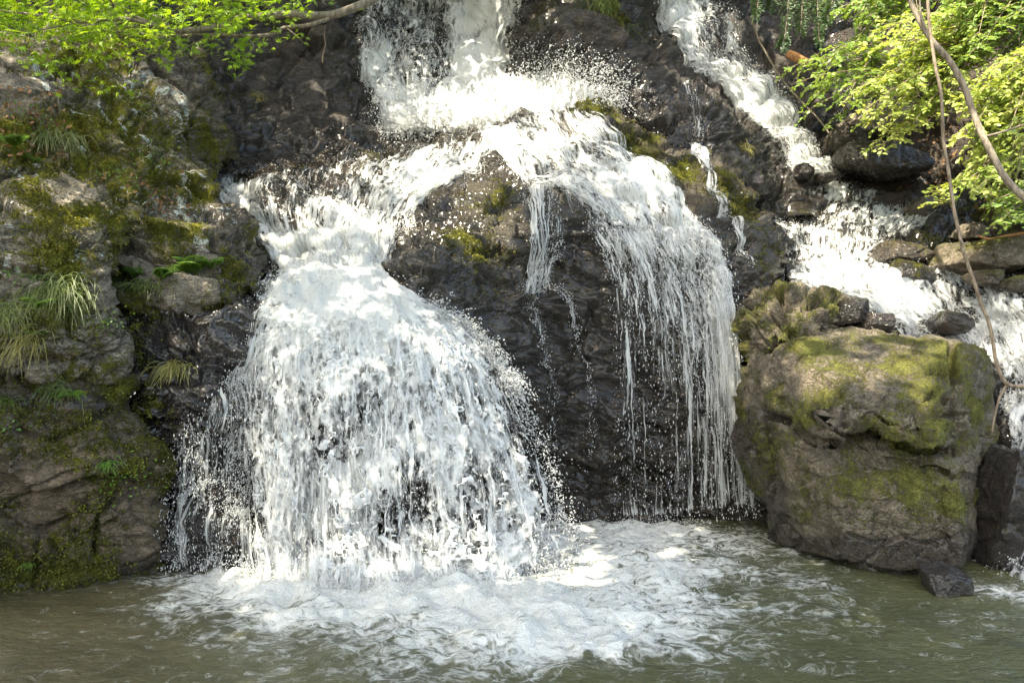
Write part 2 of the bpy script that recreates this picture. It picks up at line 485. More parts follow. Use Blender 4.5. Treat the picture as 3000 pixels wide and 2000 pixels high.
# ---- central dome
dome_poly = [(480, 600), (540, 560), (620, 540), (700, 520), (800, 502), (900, 482), (1000, 455), (1092, 428), (1150, 410), (1235, 396), (1391, 382), (1449, 358), (1560, 348),
             (1650, 342), (1680, 322), (1717, 308), (1755, 306), (1793, 317), (1851, 353), (1900, 395), (1972, 406), (2024, 430), (2080, 460), (2139, 483), (2168, 545),
             (2235, 636), (2283, 684), (2311, 713), (2290, 760), (2262, 840), (2240, 900), (2260, 1250), (2270, 1750), (900, 1850), (800, 1300), (680, 1000), (560, 800)]
dome = Mass([(620, 545, 9.9), (900, 482, 10.2), (1150, 410, 10.5), (1400, 379, 10.7), (1660, 344, 10.7), (1750, 320, 10.4), (1900, 400, 10.2), (2024, 430, 10.1), (2139, 490, 10.0),
             (2235, 640, 9.6), (2300, 715, 9.4), (750, 600, 9.2), (1000, 520, 9.7), (1250, 450, 10.0), (1500, 420, 10.1), (1750, 420, 9.8), (1950, 500, 9.6), (2100, 600, 9.3),
             (850, 750, 8.5), (1000, 650, 8.8), (1200, 600, 8.95), (1350, 540, 9.2), (1500, 510, 9.3), (1700, 550, 9.3), (1900, 620, 9.1), (2050, 700, 8.9), (2150, 720, 9.0),
             (1110, 790, 8.3), (1200, 720, 8.3), (1350, 600, 8.85), (1480, 560, 9.0), (1200, 800, 8.0), (1300, 860, 7.9), (1380, 940, 7.9), (1500, 800, 8.4), (1550, 950, 8.4),
             (1550, 650, 8.75), (1700, 750, 8.75), (1850, 850, 8.7), (2000, 900, 8.65), (2150, 950, 8.6), (2250, 850, 8.9), (1700, 1100, 8.6), (2000, 1200, 8.55), (2200, 1200, 8.6),
             (1600, 1540, 8.45), (1900, 1530, 8.5), (2200, 1500, 8.6), (1900, 1700, 8.4), (1000, 900, 7.7), (900, 900, 7.8), (1100, 1000, 7.4), (800, 900, 7.9), (1000, 1000, 7.4),
             (1200, 1000, 7.4), (1350, 1050, 7.6), (1450, 1150, 7.9), (900, 1200, 7.4), (1200, 1200, 7.4), (1450, 1350, 8.0), (900, 1700, 7.4), (1200, 1700, 7.4), (1500, 1600, 8.2)],
            dome_poly, roll=(26, 0.25), strata=(-12, 18, 0), stretch=(1, 1, 2.4), lump=(0.8, 0.16), seed=8,
            fac=((1.1, 0.16, 0.7, 0.05), (2.9, 0.060, 1.0, 0.02), (7.0, 0.014, 1.2, 0.004)), fine=(6, 0.007), jitter=7)
def dome_moss(P, u, v, N):
    edge = spots(u, v, [(1750, 330, 80, 30, .85), (1880, 420, 110, 60, .75), (2000, 480, 90, 60, .7), (2100, 540, 70, 60, .6), (2180, 610, 60, 60, .5), (2270, 745, 26, 30, .5),
                        (1440, 560, 100, 70, .58), (1340, 690, 80, 70, .46), (1420, 730, 80, 50, .4), (1450, 620, 70, 50, .45), (2230, 800, 40, 90, .4), (2190, 560, 60, 60, .4),
                        (1110, 470, 50, 20, .5)])
    return 0.85 * edge + 0.08 + 0.3 * nz(P, 1.6, 4) - 0.5 * smooth(v, 850, 1000)
o = dome.build("dome_rock", M_dome, (440, 290, 2340, 1800), 4, {
    "wet": lambda P, u, v, N: 0.85 + 0.4 * nz(P, 1.0) - 0.55 * spots(u, v, [(1850, 400, 200, 80, 1), (2100, 540, 90, 90, .8), (1400, 620, 190, 110, .6)]),
    "moss": dome_moss, "lichen": lambda P, u, v, N: -0.6 + 0 * u})
tag(o, "big rounded dark rock dome in the middle with water pouring over both its sides", "rock")

# ---- left side outcrops
mossA = lambda P, f=1.3, o=0: 0.42 + 0.42 * nz(P, f, o)
ridge = Mass([(150, 60, 9.2), (150, 400, 8.9), (400, 100, 9.4), (560, 160, 9.8), (640, 290, 9.9), (665, 420, 9.8), (560, 480, 9.3), (500, 300, 9.4), (420, 300, 9.2), (610, 380, 9.6)],
             [(150, 40), (400, 60), (520, 90), (565, 150), (605, 215), (636, 280), (655, 345), (668, 410), (655, 470), (600, 520), (400, 560), (150, 500)],
             roll=(40, 0.5), strata=(30, 30, 0), seed=11)
o = ridge.build("rock_ridge", M_mossy, (130, 20, 700, 580), 4, {
    "wet": lambda P, u, v, N: 0.45 + 0.4 * nz(P, 1.2), "moss": lambda P, u, v, N: 0.40 + 0.5 * nz(P, 1.4, 3),
    "lichen": lambda P, u, v, N: -0.45 + 0.3 * nz(P, 2.5, 7)})
tag(o, "dark mossy rock ridge behind the upper left slope under the maple branch", "rock")

slope = Mass([(-300, 100, 7.4), (0, 150, 7.9), (200, 160, 8.2), (400, 220, 8.5), (530, 330, 8.6), (0, 400, 7.1), (250, 400, 7.6), (450, 420, 8.1), (550, 480, 8.35), (0, 460, 6.9),
              (300, 560, 7.35), (500, 580, 7.8), (650, 620, 8.0), (720, 680, 7.9), (350, 620, 7.2), (500, 700, 7.6), (-300, 450, 6.4), (0, 700, 6.9), (300, 760, 7.3), (120, 480, 7.15)],
             [(-320, 90), (0, 108), (150, 122), (280, 146), (370, 174), (428, 201), (473, 250), (531, 308), (540, 380), (558, 442), (594, 505), (612, 545), (661, 585), (705, 616), (725, 655), (723, 690), (640, 760), (300, 800), (-320, 800)],
             roll=(40, 0.28), strata=(38, 36, 0), stretch=(1, 1, 3.2), seed=13, fac=((1.4, 0.14, 0.5, 0.035), (4.0, 0.055, 0.6, 0.02)))
def streaks(P, seed, dirn=(0.62, 0.25, -0.74), f=(4.0, 17.0)):
    d = np.array(dirn); d = d / np.linalg.norm(d)
    e1 = np.cross(d, [0, 1, 0]); e1 /= np.linalg.norm(e1); e2 = np.cross(d, e1)
    Q = np.stack([P @ d * f[0], P @ e1 * f[1], P @ e2 * f[1]], 1) + seed
    return fbm(Q, 4, 0.6)
def slope_lichen(P, u, v, N):
    # crusts follow the cleavage, running down to the right
    st = streaks(P, 3)
    a = -0.16 + 0.80 * st + 0.55 * fbm(P * 1.3 + 8, 3) + 0.25 * smooth(u, 200, 480)
    for line, w, s in [([(85, 172), (110, 215), (135, 240), (170, 260)], 13, .8), ([(128, 262), (150, 283)], 8, .7), ([(118, 235), (155, 255)], 10, .7), ([(205, 207), (240, 208), (275, 232)], 8, .55),
                       ([(285, 275), (310, 300), (330, 325), (350, 328)], 10, .8), ([(215, 322), (250, 340), (290, 352)], 9, .8), ([(400, 245), (440, 270), (480, 290), (525, 325)], 13, .75),
                       ([(450, 275), (500, 300), (530, 345)], 14, .8), ([(450, 340), (480, 332), (530, 350)], 14, .85), ([(500, 350), (520, 380), (540, 400)], 16, .8), ([(435, 455), (460, 485), (485, 535)], 8, .7),
                       ([(485, 535), (530, 555), (560, 570)], 9, .6), ([(375, 180), (420, 205), (445, 230)], 10, .6), ([(270, 150), (300, 170), (330, 190)], 9, .5), ([(345, 375), (400, 395), (450, 440)], 7, .45)]:
        a = np.maximum(a, s * (0.95 + 1.3 * st) * np.exp(-(line_dist(u + 6 * perlin(P * 9), v + 6 * perlin(P * 9 + 5), line) / (1.15 * w)) ** 2) - 0.14)
    return a
o = slope.build("mossy_slope", M_mossy, (-330, 70, 760, 820), 3.5, {
    "wet": lambda P, u, v, N: 0.25 + 0.4 * nz(P, 1.0) + spots(u, v, [(640, 640, 130, 50, .8)]),
    "moss": lambda P, u, v, N: 0.58 + 0.45 * nz(P, 1.5, 3) - spots(u, v, [(40, 290, 120, 60, .5), (640, 640, 120, 50, .5)]) + spots(u, v, [(200, 380, 160, 50, .25), (270, 500, 90, 50, .3), (420, 500, 120, 60, .2)]),
    "lichen": slope_lichen})
tag(o, "steep upper left slope of olive moss streaked with pale lichen", "rock outcrop")

block = Mass([(0, 470, 6.9), (200, 540, 6.8), (320, 600, 6.75), (0, 600, 6.3), (200, 650, 6.35), (330, 700, 6.6), (0, 800, 5.95), (200, 800, 6.15), (320, 820, 6.45), (0, 950, 5.85), (250, 950, 6.25),
              (-300, 600, 5.7), (-300, 900, 5.4), (0, 1060, 5.9), (250, 1060, 6.35)],
             [(-320, 430), (0, 451), (54, 455), (112, 482), (192, 518), (268, 536), (321, 567), (353, 616), (359, 712), (347, 770), (332, 868), (338, 940), (330, 1100), (-320, 1100)],
             roll=(40, 0.22), strata=(25, 14, 0), stretch=(1, 1, 3.0), seed=17, fac=((1.5, 0.13, 0.5, 0.04), (4.2, 0.05, 0.6, 0.02)), fine=(7, 0.02))
def block_lichen(P, u, v, N):
    a = -0.10 + 0.75 * streaks(P, 13, (0.9, 0.2, -0.38), (3.5, 14)) + 0.5 * fbm(P * 1.5 + 18, 3)
    return a + spots(u, v, [(60, 475, 60, 18, .6), (120, 520, 60, 30, .6), (20, 655, 45, 14, .75), (270, 680, 50, 14, .6), (220, 640, 80, 20, .35), (320, 620, 30, 50, .55), (210, 745, 45, 22, .55),
                            (30, 765, 22, 12, .7), (50, 785, 20, 14, .7), (20, 770, 30, 14, .5), (240, 795, 20, 10, .7), (150, 600, 60, 16, .4), (200, 700, 40, 12, .5), (210, 820, 12, 8, .6)]) - 0.5 * smooth(v, 820, 880)
o = block.build("mossy_block", M_mossy, (-330, 420, 380, 1110), 3.5, {
    "wet": lambda P, u, v, N: 0.15 + 0.4 * nz(P, 1.1),
    "moss": lambda P, u, v, N: 0.50 + 0.42 * nz(P, 2.2, 13) - spots(u, v, [(120, 510, 130, 26, .4), (230, 570, 100, 30, .35), (310, 850, 40, 60, .4)]) + spots(u, v, [(150, 640, 200, 25, .25), (60, 560, 80, 40, .25), (200, 800, 100, 50, .25)]),
    "lichen": block_lichen})
tag(o, "lichen spotted mossy rock block at the left edge above the long grass tuft", "rock outcrop")

shoulder = Mass([(380, 680, 7.35), (480, 680, 7.3), (560, 660, 7.5), (620, 700, 7.3), (700, 690, 7.8), (780, 770, 7.7), (680, 780, 7.3), (500, 760, 7.05), (600, 780, 7.1), (400, 840, 7.05), (550, 840, 6.95), (700, 860, 7.2), (450, 900, 6.95)],
                [(356, 655), (420, 668), (487, 657), (558, 642), (640, 662), (700, 655), (728, 668), (745, 695), (777, 734), (806, 779), (795, 830), (700, 880), (560, 900), (356, 900)],
                roll=(30, 0.35), strata=(10, 14, 0), seed=19, grooves=[([(625, 690), (645, 740), (662, 800)], 8, 0.14), ([(420, 760), (520, 775), (570, 730)], 7, 0.08)])
o = shoulder.build("shoulder_rock", M_mossy, (340, 620, 830, 910), 3.5, {
    "wet": lambda P, u, v, N: 0.25 + 0.4 * nz(P, 1.2) + 0.8 * smooth(u, 610, 680),
    "moss": lambda P, u, v, N: 0.33 + 0.42 * nz(P, 2.2, 5) + spots(u, v, [(480, 700, 40, 26, .4), (680, 770, 40, 40, .4), (560, 690, 40, 20, .3)]),
    "lichen": lambda P, u, v, N: -0.15 + 0.6 * streaks(P, 23, (0.9, 0.2, -0.2), (4, 12)) + spots(u, v, [(410, 638 + 10, 45, 14, .75), (590, 705, 28, 26, .95), (530, 665, 60, 14, .6), (480, 690, 26, 16, .4)]) - 0.7 * smooth(u, 625, 660)})
tag(o, "rounded rock shoulder with a white lichen patch above the green ferns", "rock outcrop")

bluff = Mass([(400, 880, 7.0), (550, 860, 7.1), (700, 820, 7.4), (790, 850, 7.35), (450, 1000, 6.7), (600, 1000, 6.8), (750, 950, 7.1), (500, 1200, 6.62), (650, 1200, 6.75), (800, 1100, 7.05), (520, 1400, 6.78),
              (650, 1400, 6.85), (800, 1400, 7.0), (520, 1660, 6.75), (700, 1680, 6.75), (1000, 1100, 7.5), (1000, 1700, 7.2), (350, 1000, 6.7), (400, 1200, 6.7), (420, 1700, 6.9)],
             [(322, 880), (400, 858), (500, 855), (580, 838), (660, 812), (730, 795), (795, 822), (800, 855), (770, 880), (790, 960), (900, 1020), (1010, 1100), (1010, 1800), (380, 1800), (360, 1300), (330, 1080)],
             roll=(24, 0.22), strata=(4, 22, 0), stretch=(1, 1, 2.8), seed=23, lump=(1.0, 0.12), fac=((1.5, 0.16, 0.8, 0.06), (3.6, 0.085, 1.1, 0.03), (8.0, 0.026, 1.2, 0.006)), fine=(8, 0.008))
o = bluff.build("wet_bluff", M_bluff, (300, 780, 1030, 1800), 3.5, {
    "wet": lambda P, u, v, N: 1.0 + 0.25 * nz(P, 1.2),
    "moss": lambda P, u, v, N: 0.10 + 0.34 * nz(P, 2.2, 15) + spots(u, v, [(690, 830, 45, 16, .6), (380, 960, 50, 70, .35), (460, 930, 50, 30, .4), (430, 1180, 50, 60, .35), (470, 1240, 40, 60, .3), (380, 900, 60, 30, .4)]) - 0.35 * smooth(u, 500, 640),
    "lichen": lambda P, u, v, N: -0.7 + 0 * u})
tag(o, "black glistening jagged rock bluff on the left side of the big curtain", "rock outcrop")

wall = Mass([(0, 1070, 6.0), (200, 1030, 6.25), (400, 1100, 6.45), (0, 1250, 5.9), (200, 1250, 6.05), (380, 1250, 6.35), (450, 1400, 6.5), (0, 1450, 5.95), (250, 1450, 6.05), (480, 1550, 6.55), (0, 1740, 6.08), (250, 1715, 6.28),
             (500, 1670, 6.7), (0, 1830, 6.1), (500, 1830, 6.8), (-300, 1100, 5.5), (-300, 1700, 5.5)],
            [(-320, 1035), (45, 1048), (156, 1015), (201, 1012), (268, 1025), (357, 1064), (412, 1085), (414, 1120), (388, 1180), (440, 1290), (480, 1360), (492, 1410), (457, 1466), (492, 1500), (490, 1570), (525, 1670), (540, 1850), (-320, 1850)],
            roll=(30, 0.2), strata=(14, 10, 0), stretch=(1, 1, 1.8), seed=29, lump=(1.1, 0.13), fac=((1.2, 0.10, 0.5, 0.03), (3.6, 0.030, 0.7, 0.010)), fine=(6, 0.016),
            grooves=[([(0, 1500), (60, 1560), (100, 1570), (190, 1545)], 8, 0.09), ([(345, 1440), (330, 1490), (290, 1540), (278, 1630)], 8, 0.12), ([(60, 1260), (150, 1290), (260, 1245), (330, 1190)], 8, 0.08),
                     ([(100, 1570), (95, 1720)], 7, 0.08), ([(210, 1580), (240, 1585), (350, 1530)], 6, 0.07)])
o = wall.build("lower_mossy_wall", M_wall, (-330, 1000, 560, 1860), 3.5, {
    "wet": lambda P, u, v, N: 0.30 + 0.4 * nz(P, 1.2) + 0.9 * smooth(v, 1600, 1720) + spots(u, v, [(280, 1190, 120, 40, .5), (100, 1060, 150, 25, .5), (300, 1040, 110, 24, .5)]),
    "moss": lambda P, u, v, N: 0.47 + 0.34 * nz(P, 2.6, 15) - spots(u, v, [(130, 1430, 90, 60, .6), (430, 1580, 80, 80, .4), (90, 1050, 90, 30, .35), (310, 1190, 80, 30, .3)]) + spots(u, v, [(200, 1680, 180, 30, .35), (190, 1050, 70, 26, .5), (330, 1300, 90, 70, .25), (370, 1120, 40, 40, .3), (260, 1320, 30, 20, .3)]),
    "lichen": lambda P, u, v, N: -0.55 + 0.3 * nz(P, 3, 4) + spots(u, v, [(185, 1022, 30, 10, .5)])})
tag(o, "low brown and mossy rock wall meeting the still pool at lower left", "rock outcrop")

# ---- right bank: hillside and stepped stream bed
hill = Mass([(2150, -800, 15.5), (3300, -800, 14.0), (2150, -300, 14.4), (2150, 200, 13.4), (2400, 450, 12.3), (2450, 540, 11.7), (2700, -300, 14.5), (2700, 300, 12.7), (2700, 480, 11.7), (2900, 300, 11.5), (2900, 550, 10.4), (3000, 0, 12.6), (3250, 300, 10.5), (3250, 600, 9.3),
             (3000, 700, 9.4), (2650, 570, 11.2), (2800, 620, 10.5), (2300, 350, 13.0), (3250, 900, 8.6), (2600, 800, 10.6), (2300, 800, 11.0)],
            strata=(0, 0, 0), seed=31, lump=(0.8, 0.2), fac=((1.2, 0.2, 0.5, 0.05), (3.4, 0.09, 0.6, 0.03)))
M_earth = rock_material("bank_earth", (0.030, 0.022, 0.016), (0.075, 0.052, 0.036), (0, 0, 0))
o = hill.build("hillside", M_earth, (2120, -820, 3300, 860), 6, {
    "wet": lambda P, u, v, N: 0.3 + 0.4 * nz(P, 1.2), "moss": lambda P, u, v, N: 0.15 + 0.4 * nz(P, 1.5, 3) + 0.35 * smooth(v, 560, 680), "lichen": lambda P, u, v, N: -0.7 + 0 * u}, skirt=0.6)
tag(o, kind="structure")

bed = Mass([(2150, 500, 11.4), (2300, 520, 11.3), (2450, 520, 11.4), (2650, 540, 11.3), (2300, 620, 10.8), (2550, 620, 10.8), (2800, 620, 10.5), (2300, 700, 10.35), (2500, 710, 10.2), (2800, 700, 9.9), (2300, 740, 9.95), (2500, 742, 9.7), (2750, 745, 9.5),
            (2300, 760, 9.75), (2300, 850, 9.2), (2500, 860, 9.0), (2750, 850, 9.0), (2500, 780, 9.45), (2750, 780, 9.35), (2500, 960, 8.5), (2750, 960, 8.4), (2950, 900, 8.5), (3000, 740, 9.0), (3000, 1000, 8.0), (2950, 1250, 7.6), (3000, 1500, 7.1),
            (2950, 1750, 6.6), (3250, 1300, 7.0), (3250, 900, 7.6), (3250, 1750, 6.2), (2500, 1300, 8.1), (2500, 1700, 7.7), (2200, 1700, 8.5), (2150, 1000, 9.3), (2950, 1850, 6.6)],
           strata=(0, 6, 0), stretch=(1, 1, 3), seed=37, lump=(1.0, 0.13), fac=((1.6, 0.15, 0.5, 0.05), (4.2, 0.07, 0.6, 0.03)))
o = bed.build("stream_bed_ground", M_wet, (2140, 505, 3260, 1850), 5, {
    "wet": lambda P, u, v, N: 0.9 + 0.3 * nz(P, 1.2) - 0.6 * spots(u, v, [(2950, 640, 120, 100, 1)]),
    "moss": lambda P, u, v, N: 0.05 + 0.3 * nz(P, 2, 3) + spots(u, v, [(2930, 650, 130, 70, .7), (2950, 760, 90, 60, .5), (2640, 700, 60, 14, .4), (2720, 710, 60, 14, .4)]),
    "lichen": lambda P, u, v, N: -0.7 + 0 * u}, skirt=0.6)
tag(o, kind="structure")

# ---- slab and boulder
slab = Mass([(2190, 900, 8.3), (2262, 850, 8.2), (2350, 860, 8.0), (2450, 900, 7.9), (2300, 930, 7.7), (2400, 940, 7.6), (2230, 1000, 7.7), (2200, 1080, 7.9), (2480, 920, 8.0)],
            [(2186, 930), (2196, 890), (2215, 858), (2262, 838), (2330, 845), (2380, 860), (2410, 874), (2450, 884), (2478, 905), (2470, 950), (2440, 975), (2330, 985), (2290, 1020), (2250, 1060), (2235, 1110), (2185, 1120), (2180, 1020)],
            roll=(26, 0.3), strata=(20, 20, 0), seed=41, fac=((2.2, 0.14, 0.6, 0.06), (5.0, 0.05, 0.6, 0.03)), lump=(1.2, 0.08),
            grooves=[([(2240, 935), (2300, 905), (2370, 870)], 7, 0.10), ([(2262, 1010), (2280, 955), (2330, 945)], 12, 0.16)], jitter=5)
o = slab.build("mossy_slab", M_boulder, (2160, 820, 2510, 1140), 3, {
    "wet": lambda P, u, v, N: 0.35 + 0.3 * nz(P, 1.5), "moss": lambda P, u, v, N: 0.42 + 0.4 * nz(P, 2.5, 3), "lichen": lambda P, u, v, N: -0.5 + 0 * u}, skirt=1.0)
tag(o, "tilted mossy slab leaning behind the upper left of the big boulder", "rock")

boulder_poly = [(2250, 1029), (2277, 1002), (2330, 968), (2390, 962), (2446, 966), (2510, 970), (2580, 979), (2640, 986), (2687, 990), (2741, 984), (2804, 997), (2850, 1010), (2878, 1026), (2902, 1055), (2911, 1118), (2906, 1180), (2915, 1225), (2905, 1287), (2898, 1340),
                (2897, 1410), (2888, 1500), (2871, 1595), (2827, 1659), (2760, 1700), (2720, 1730), (2584, 1725), (2508, 1690), (2361, 1650), (2300, 1625), (2262, 1590), (2253, 1557), (2243, 1481), (2202, 1442), (2178, 1380), (2170, 1330), (2152, 1270), (2172, 1215), (2165, 1145), (2178, 1109),
                (2187, 1030), (2214, 1000), (2232, 1010)]
def _plane(*p):
    A, B, C = [P3(*q) for q in p]
    n = np.cross(B - A, C - A); n = n / np.linalg.norm(n)
    if n[1] > 0: n = -n
    return n, n @ A
UPPER = [_plane(*q) for q in [((2300, 1000, 7.35), (2850, 1012, 7.10), (2550, 1092, 6.72)), ((2420, 1150, 6.72), (2780, 1150, 6.44), (2600, 1285, 6.34)), ((2180, 1110, 7.70), (2340, 1080, 7.10), (2262, 1230, 7.20)),
                              ((2800, 1100, 6.55), (2905, 1090, 7.25), (2850, 1300, 6.80)), ((2350, 1050, 7.02), (2780, 1060, 6.80), (2560, 1165, 6.58)), ((2330, 1150, 7.0), (2440, 1120, 6.68), (2420, 1260, 6.62))]]
LOWER = [_plane(*q) for q in [((2350, 1350, 6.86), (2800, 1380, 6.42), (2600, 1560, 6.38)), ((2400, 1580, 6.72), (2800, 1600, 6.42), (2600, 1710, 6.62)), ((2180, 1300, 7.60), (2320, 1300, 6.98), (2272, 1560, 7.45)),
                              ((2835, 1350, 6.50), (2905, 1330, 7.30), (2865, 1580, 6.95)), ((2450, 1300, 6.70), (2780, 1340, 6.54), (2600, 1405, 6.38)), ((2300, 1480, 7.12), (2440, 1500, 6.62), (2340, 1640, 7.02))]]
def _block(planes, u, v):
    d = np.stack([(u - 1500) / FPX, np.ones(u.shape), (1000 - v) / FPX], -1)
    ys = np.stack([(k - n[2] * EYE) / (d @ n) for n, k in planes], 0)
    m = ys.max(0)
    return m + 0.022 * np.log(np.exp(np.clip((ys - m) / 0.022, -30, 0)).sum(0))
class Boulder(Mass):
    """broken along flat joints: an overhanging upper block on a lower one, its right end turning sharply away"""
    def depth(s, u, v):
        k = np.interp(u, [2140, 2240, 2300, 2352, 2390, 2440, 2480, 2560, 2610, 2660, 2720, 2800, 2950], [1195, 1212, 1228, 1270, 1290, 1290, 1262, 1250, 1280, 1300, 1318, 1322, 1330])
        up, lo = _block(UPPER, u, v), _block(LOWER, u, v)
        t = smooth(v - k, -2, 7)
        y = up * (1 - t) + (lo - 0.03 + 0.10 * np.exp(-np.clip(v - k, 0, None) / 22)) * t
        k2 = np.interp(u, [2480, 2560, 2640, 2720, 2800], [1325, 1335, 1345, 1362, 1390])
        y = y + 0.05 * smooth(v - k2, -3, 6) * smooth(u, 2480, 2560) * (1 - smooth(v - k2, 6, 90))
        d = np.clip(poly_sd(u, v, s.poly) / s.roll[0], 0, 1)
        return y + s.roll[1] * (1 - np.sqrt(np.clip(1 - (1 - d) ** 2, 0, 1)))
boulder = Boulder([(2300, 1100, 7.35), (2500, 1050, 7.0), (2700, 1050, 6.85), (2850, 1080, 6.9), (2300, 1300, 6.95), (2500, 1300, 6.5), (2700, 1300, 6.35), (2790, 1300, 6.4), (2870, 1300, 6.9), (2880, 1150, 6.95), (2200, 1300, 7.5), (2190, 1080, 7.8),
                (2300, 1500, 7.1), (2500, 1500, 6.4), (2700, 1500, 6.2), (2830, 1500, 6.45), (2300, 1600, 7.45), (2450, 1650, 6.95), (2600, 1690, 6.6), (2700, 1700, 6.5), (2550, 1000, 7.35), (2750, 1010, 7.2), (2800, 1100, 6.75), (2400, 1200, 6.9), (2600, 1180, 6.65),
                (2450, 1410, 6.55), (2600, 1420, 6.35)],
               boulder_poly, roll=(26, 0.24), strata=(10, 14, 0), stretch=(1, 1, 1.15), seed=43, lump=(1.1, 0.022), fac=((1.6, 0.030, 1.5, 0.010), (4.5, 0.015, 1.6, 0.006), (11.0, 0.006, 1.6, 0.002)), fine=(10, 0.004), jitter=4,
               grooves=[([(2240, 1212), (2300, 1228), (2335, 1240), (2352, 1272), (2390, 1290), (2440, 1288)], 9, 0.24), ([(2375, 1215), (2415, 1240), (2460, 1268)], 6, 0.07), ([(2440, 1288), (2470, 1240), (2480, 1195)], 8, 0.07),
                        ([(2470, 1240), (2560, 1248), (2610, 1280), (2660, 1300), (2720, 1318), (2800, 1320)], 8, 0.16), ([(2790, 1010), (2792, 1060), (2812, 1130), (2815, 1200), (2828, 1300), (2835, 1420)], 9, 0.2),
                        ([(2770, 1165), (2800, 1140), (2815, 1130)], 10, 0.14), ([(2740, 1215), (2790, 1218), (2830, 1222)], 9, 0.13), ([(2500, 1190), (2560, 1195), (2590, 1180)], 5, 0.04), ([(2600, 1335), (2680, 1355), (2780, 1385)], 7, 0.06),
                        ([(2215, 1120), (2235, 1220), (2250, 1330), (2262, 1460)], 9, 0.10), ([(2520, 1300), (2570, 1330), (2600, 1335)], 6, 0.06), ([(2440, 1450), (2500, 1460), (2560, 1470)], 6, 0.03), ([(2310, 1640), (2330, 1580), (2290, 1540)], 8, 0.05), ([(2400, 1120), (2470, 1130), (2540, 1100)], 4, 0.03), ([(2330, 1380), (2420, 1400), (2490, 1385)], 4, 0.03), ([(2480, 1560), (2560, 1590), (2650, 1570), (2740, 1600)], 5, 0.04),
                        ([(2660, 1300), (2700, 1350), (2790, 1400)], 5, 0.05), ([(2350, 1650), (2480, 1668), (2600, 1690), (2720, 1690)], 16, 0.16)])
o = boulder.build("boulder", M_boulder, (2130, 940, 2940, 1750), 3, {
    "wet": lambda P, u, v, N: 0.05 + 0.3 * nz(P, 1.2) + 1.2 * smooth(v, 1530, 1640) + 0.9 * smooth(u, 2310, 2240) * smooth(v, 1150, 1250) + spots(u, v, [(2830, 1620, 60, 90, .8), (2290, 1520, 40, 130, .9)]),  # waterline wetness, carried higher to paint the shaded underside darker
    "moss": lambda P, u, v, N: 0.46 + 0.32 * nz(P, 2.6, 33) + spots(u, v, [(2770, 1060, 40, 40, .5), (2700, 1140, 80, 60, .35), (2620, 1080, 120, 60, .3), (2640, 1400, 110, 60, .42), (2700, 1290, 110, 40, .35), (2750, 1250, 60, 30, .4), (2800, 1480, 50, 30, .4), (2870, 1210, 20, 40, .6), (2450, 1190, 60, 40, .2), (2360, 1010, 90, 30, .4), (2600, 1560, 60, 60, .1)]) - 0.45 * smooth(v, 1520, 1600) - spots(u, v, [(2470, 1210, 60, 40, .4), (2420, 1280, 60, 30, .4), (2280, 1500, 40, 120, .5)]),
    "lichen": lambda P, u, v, N: -0.38 + 0.35 * nz(P, 4, 8) + spots(u, v, [(2550, 1190, 20, 14, .4), (2480, 1170, 40, 20, .25)])}, skirt=1.1)
tag(o, "huge squarish boulder patched with bright moss standing in the pool at right", "boulder")
# ------------------------------------------------------------------ white water
def water_material(name, tint=(0.73, 0.74, 0.735)):
    t = NT(name)
    p = t.pos()
    n1 = t.noise(p, 38, 5, 0.7)
    d = t.n("ShaderNodeBsdfDiffuse"); t.put(d.inputs[0], tint)
    tr = t.n("ShaderNodeBsdfTranslucent"); t.put(tr.inputs[0], tint)
    gl = t.n("ShaderNodeBsdfGlossy"); gl.inputs["Roughness"].default_value = 0.12
    bm = t.bump(n1, 0.3, 0.015)
    for s in (d, tr, gl): t.l(bm, s.inputs["Normal"])
    m1 = t.n("ShaderNodeMixShader"); m1.inputs[0].default_value = 0.33; t.l(d.outputs[0], m1.inputs[1]); t.l(tr.outputs[0], m1.inputs[2])
    fr = t.n("ShaderNodeFresnel"); fr.inputs[0].default_value = 1.33; t.l(bm, fr.inputs["Normal"])
    m2 = t.n("ShaderNodeMixShader"); t.l(fr.outputs[0], m2.inputs[0]); t.l(m1.outputs[0], m2.inputs[1]); t.l(gl.outputs[0], m2.inputs[2])
    return t.finish(m2.outputs[0])
M_white = water_material("white_water")

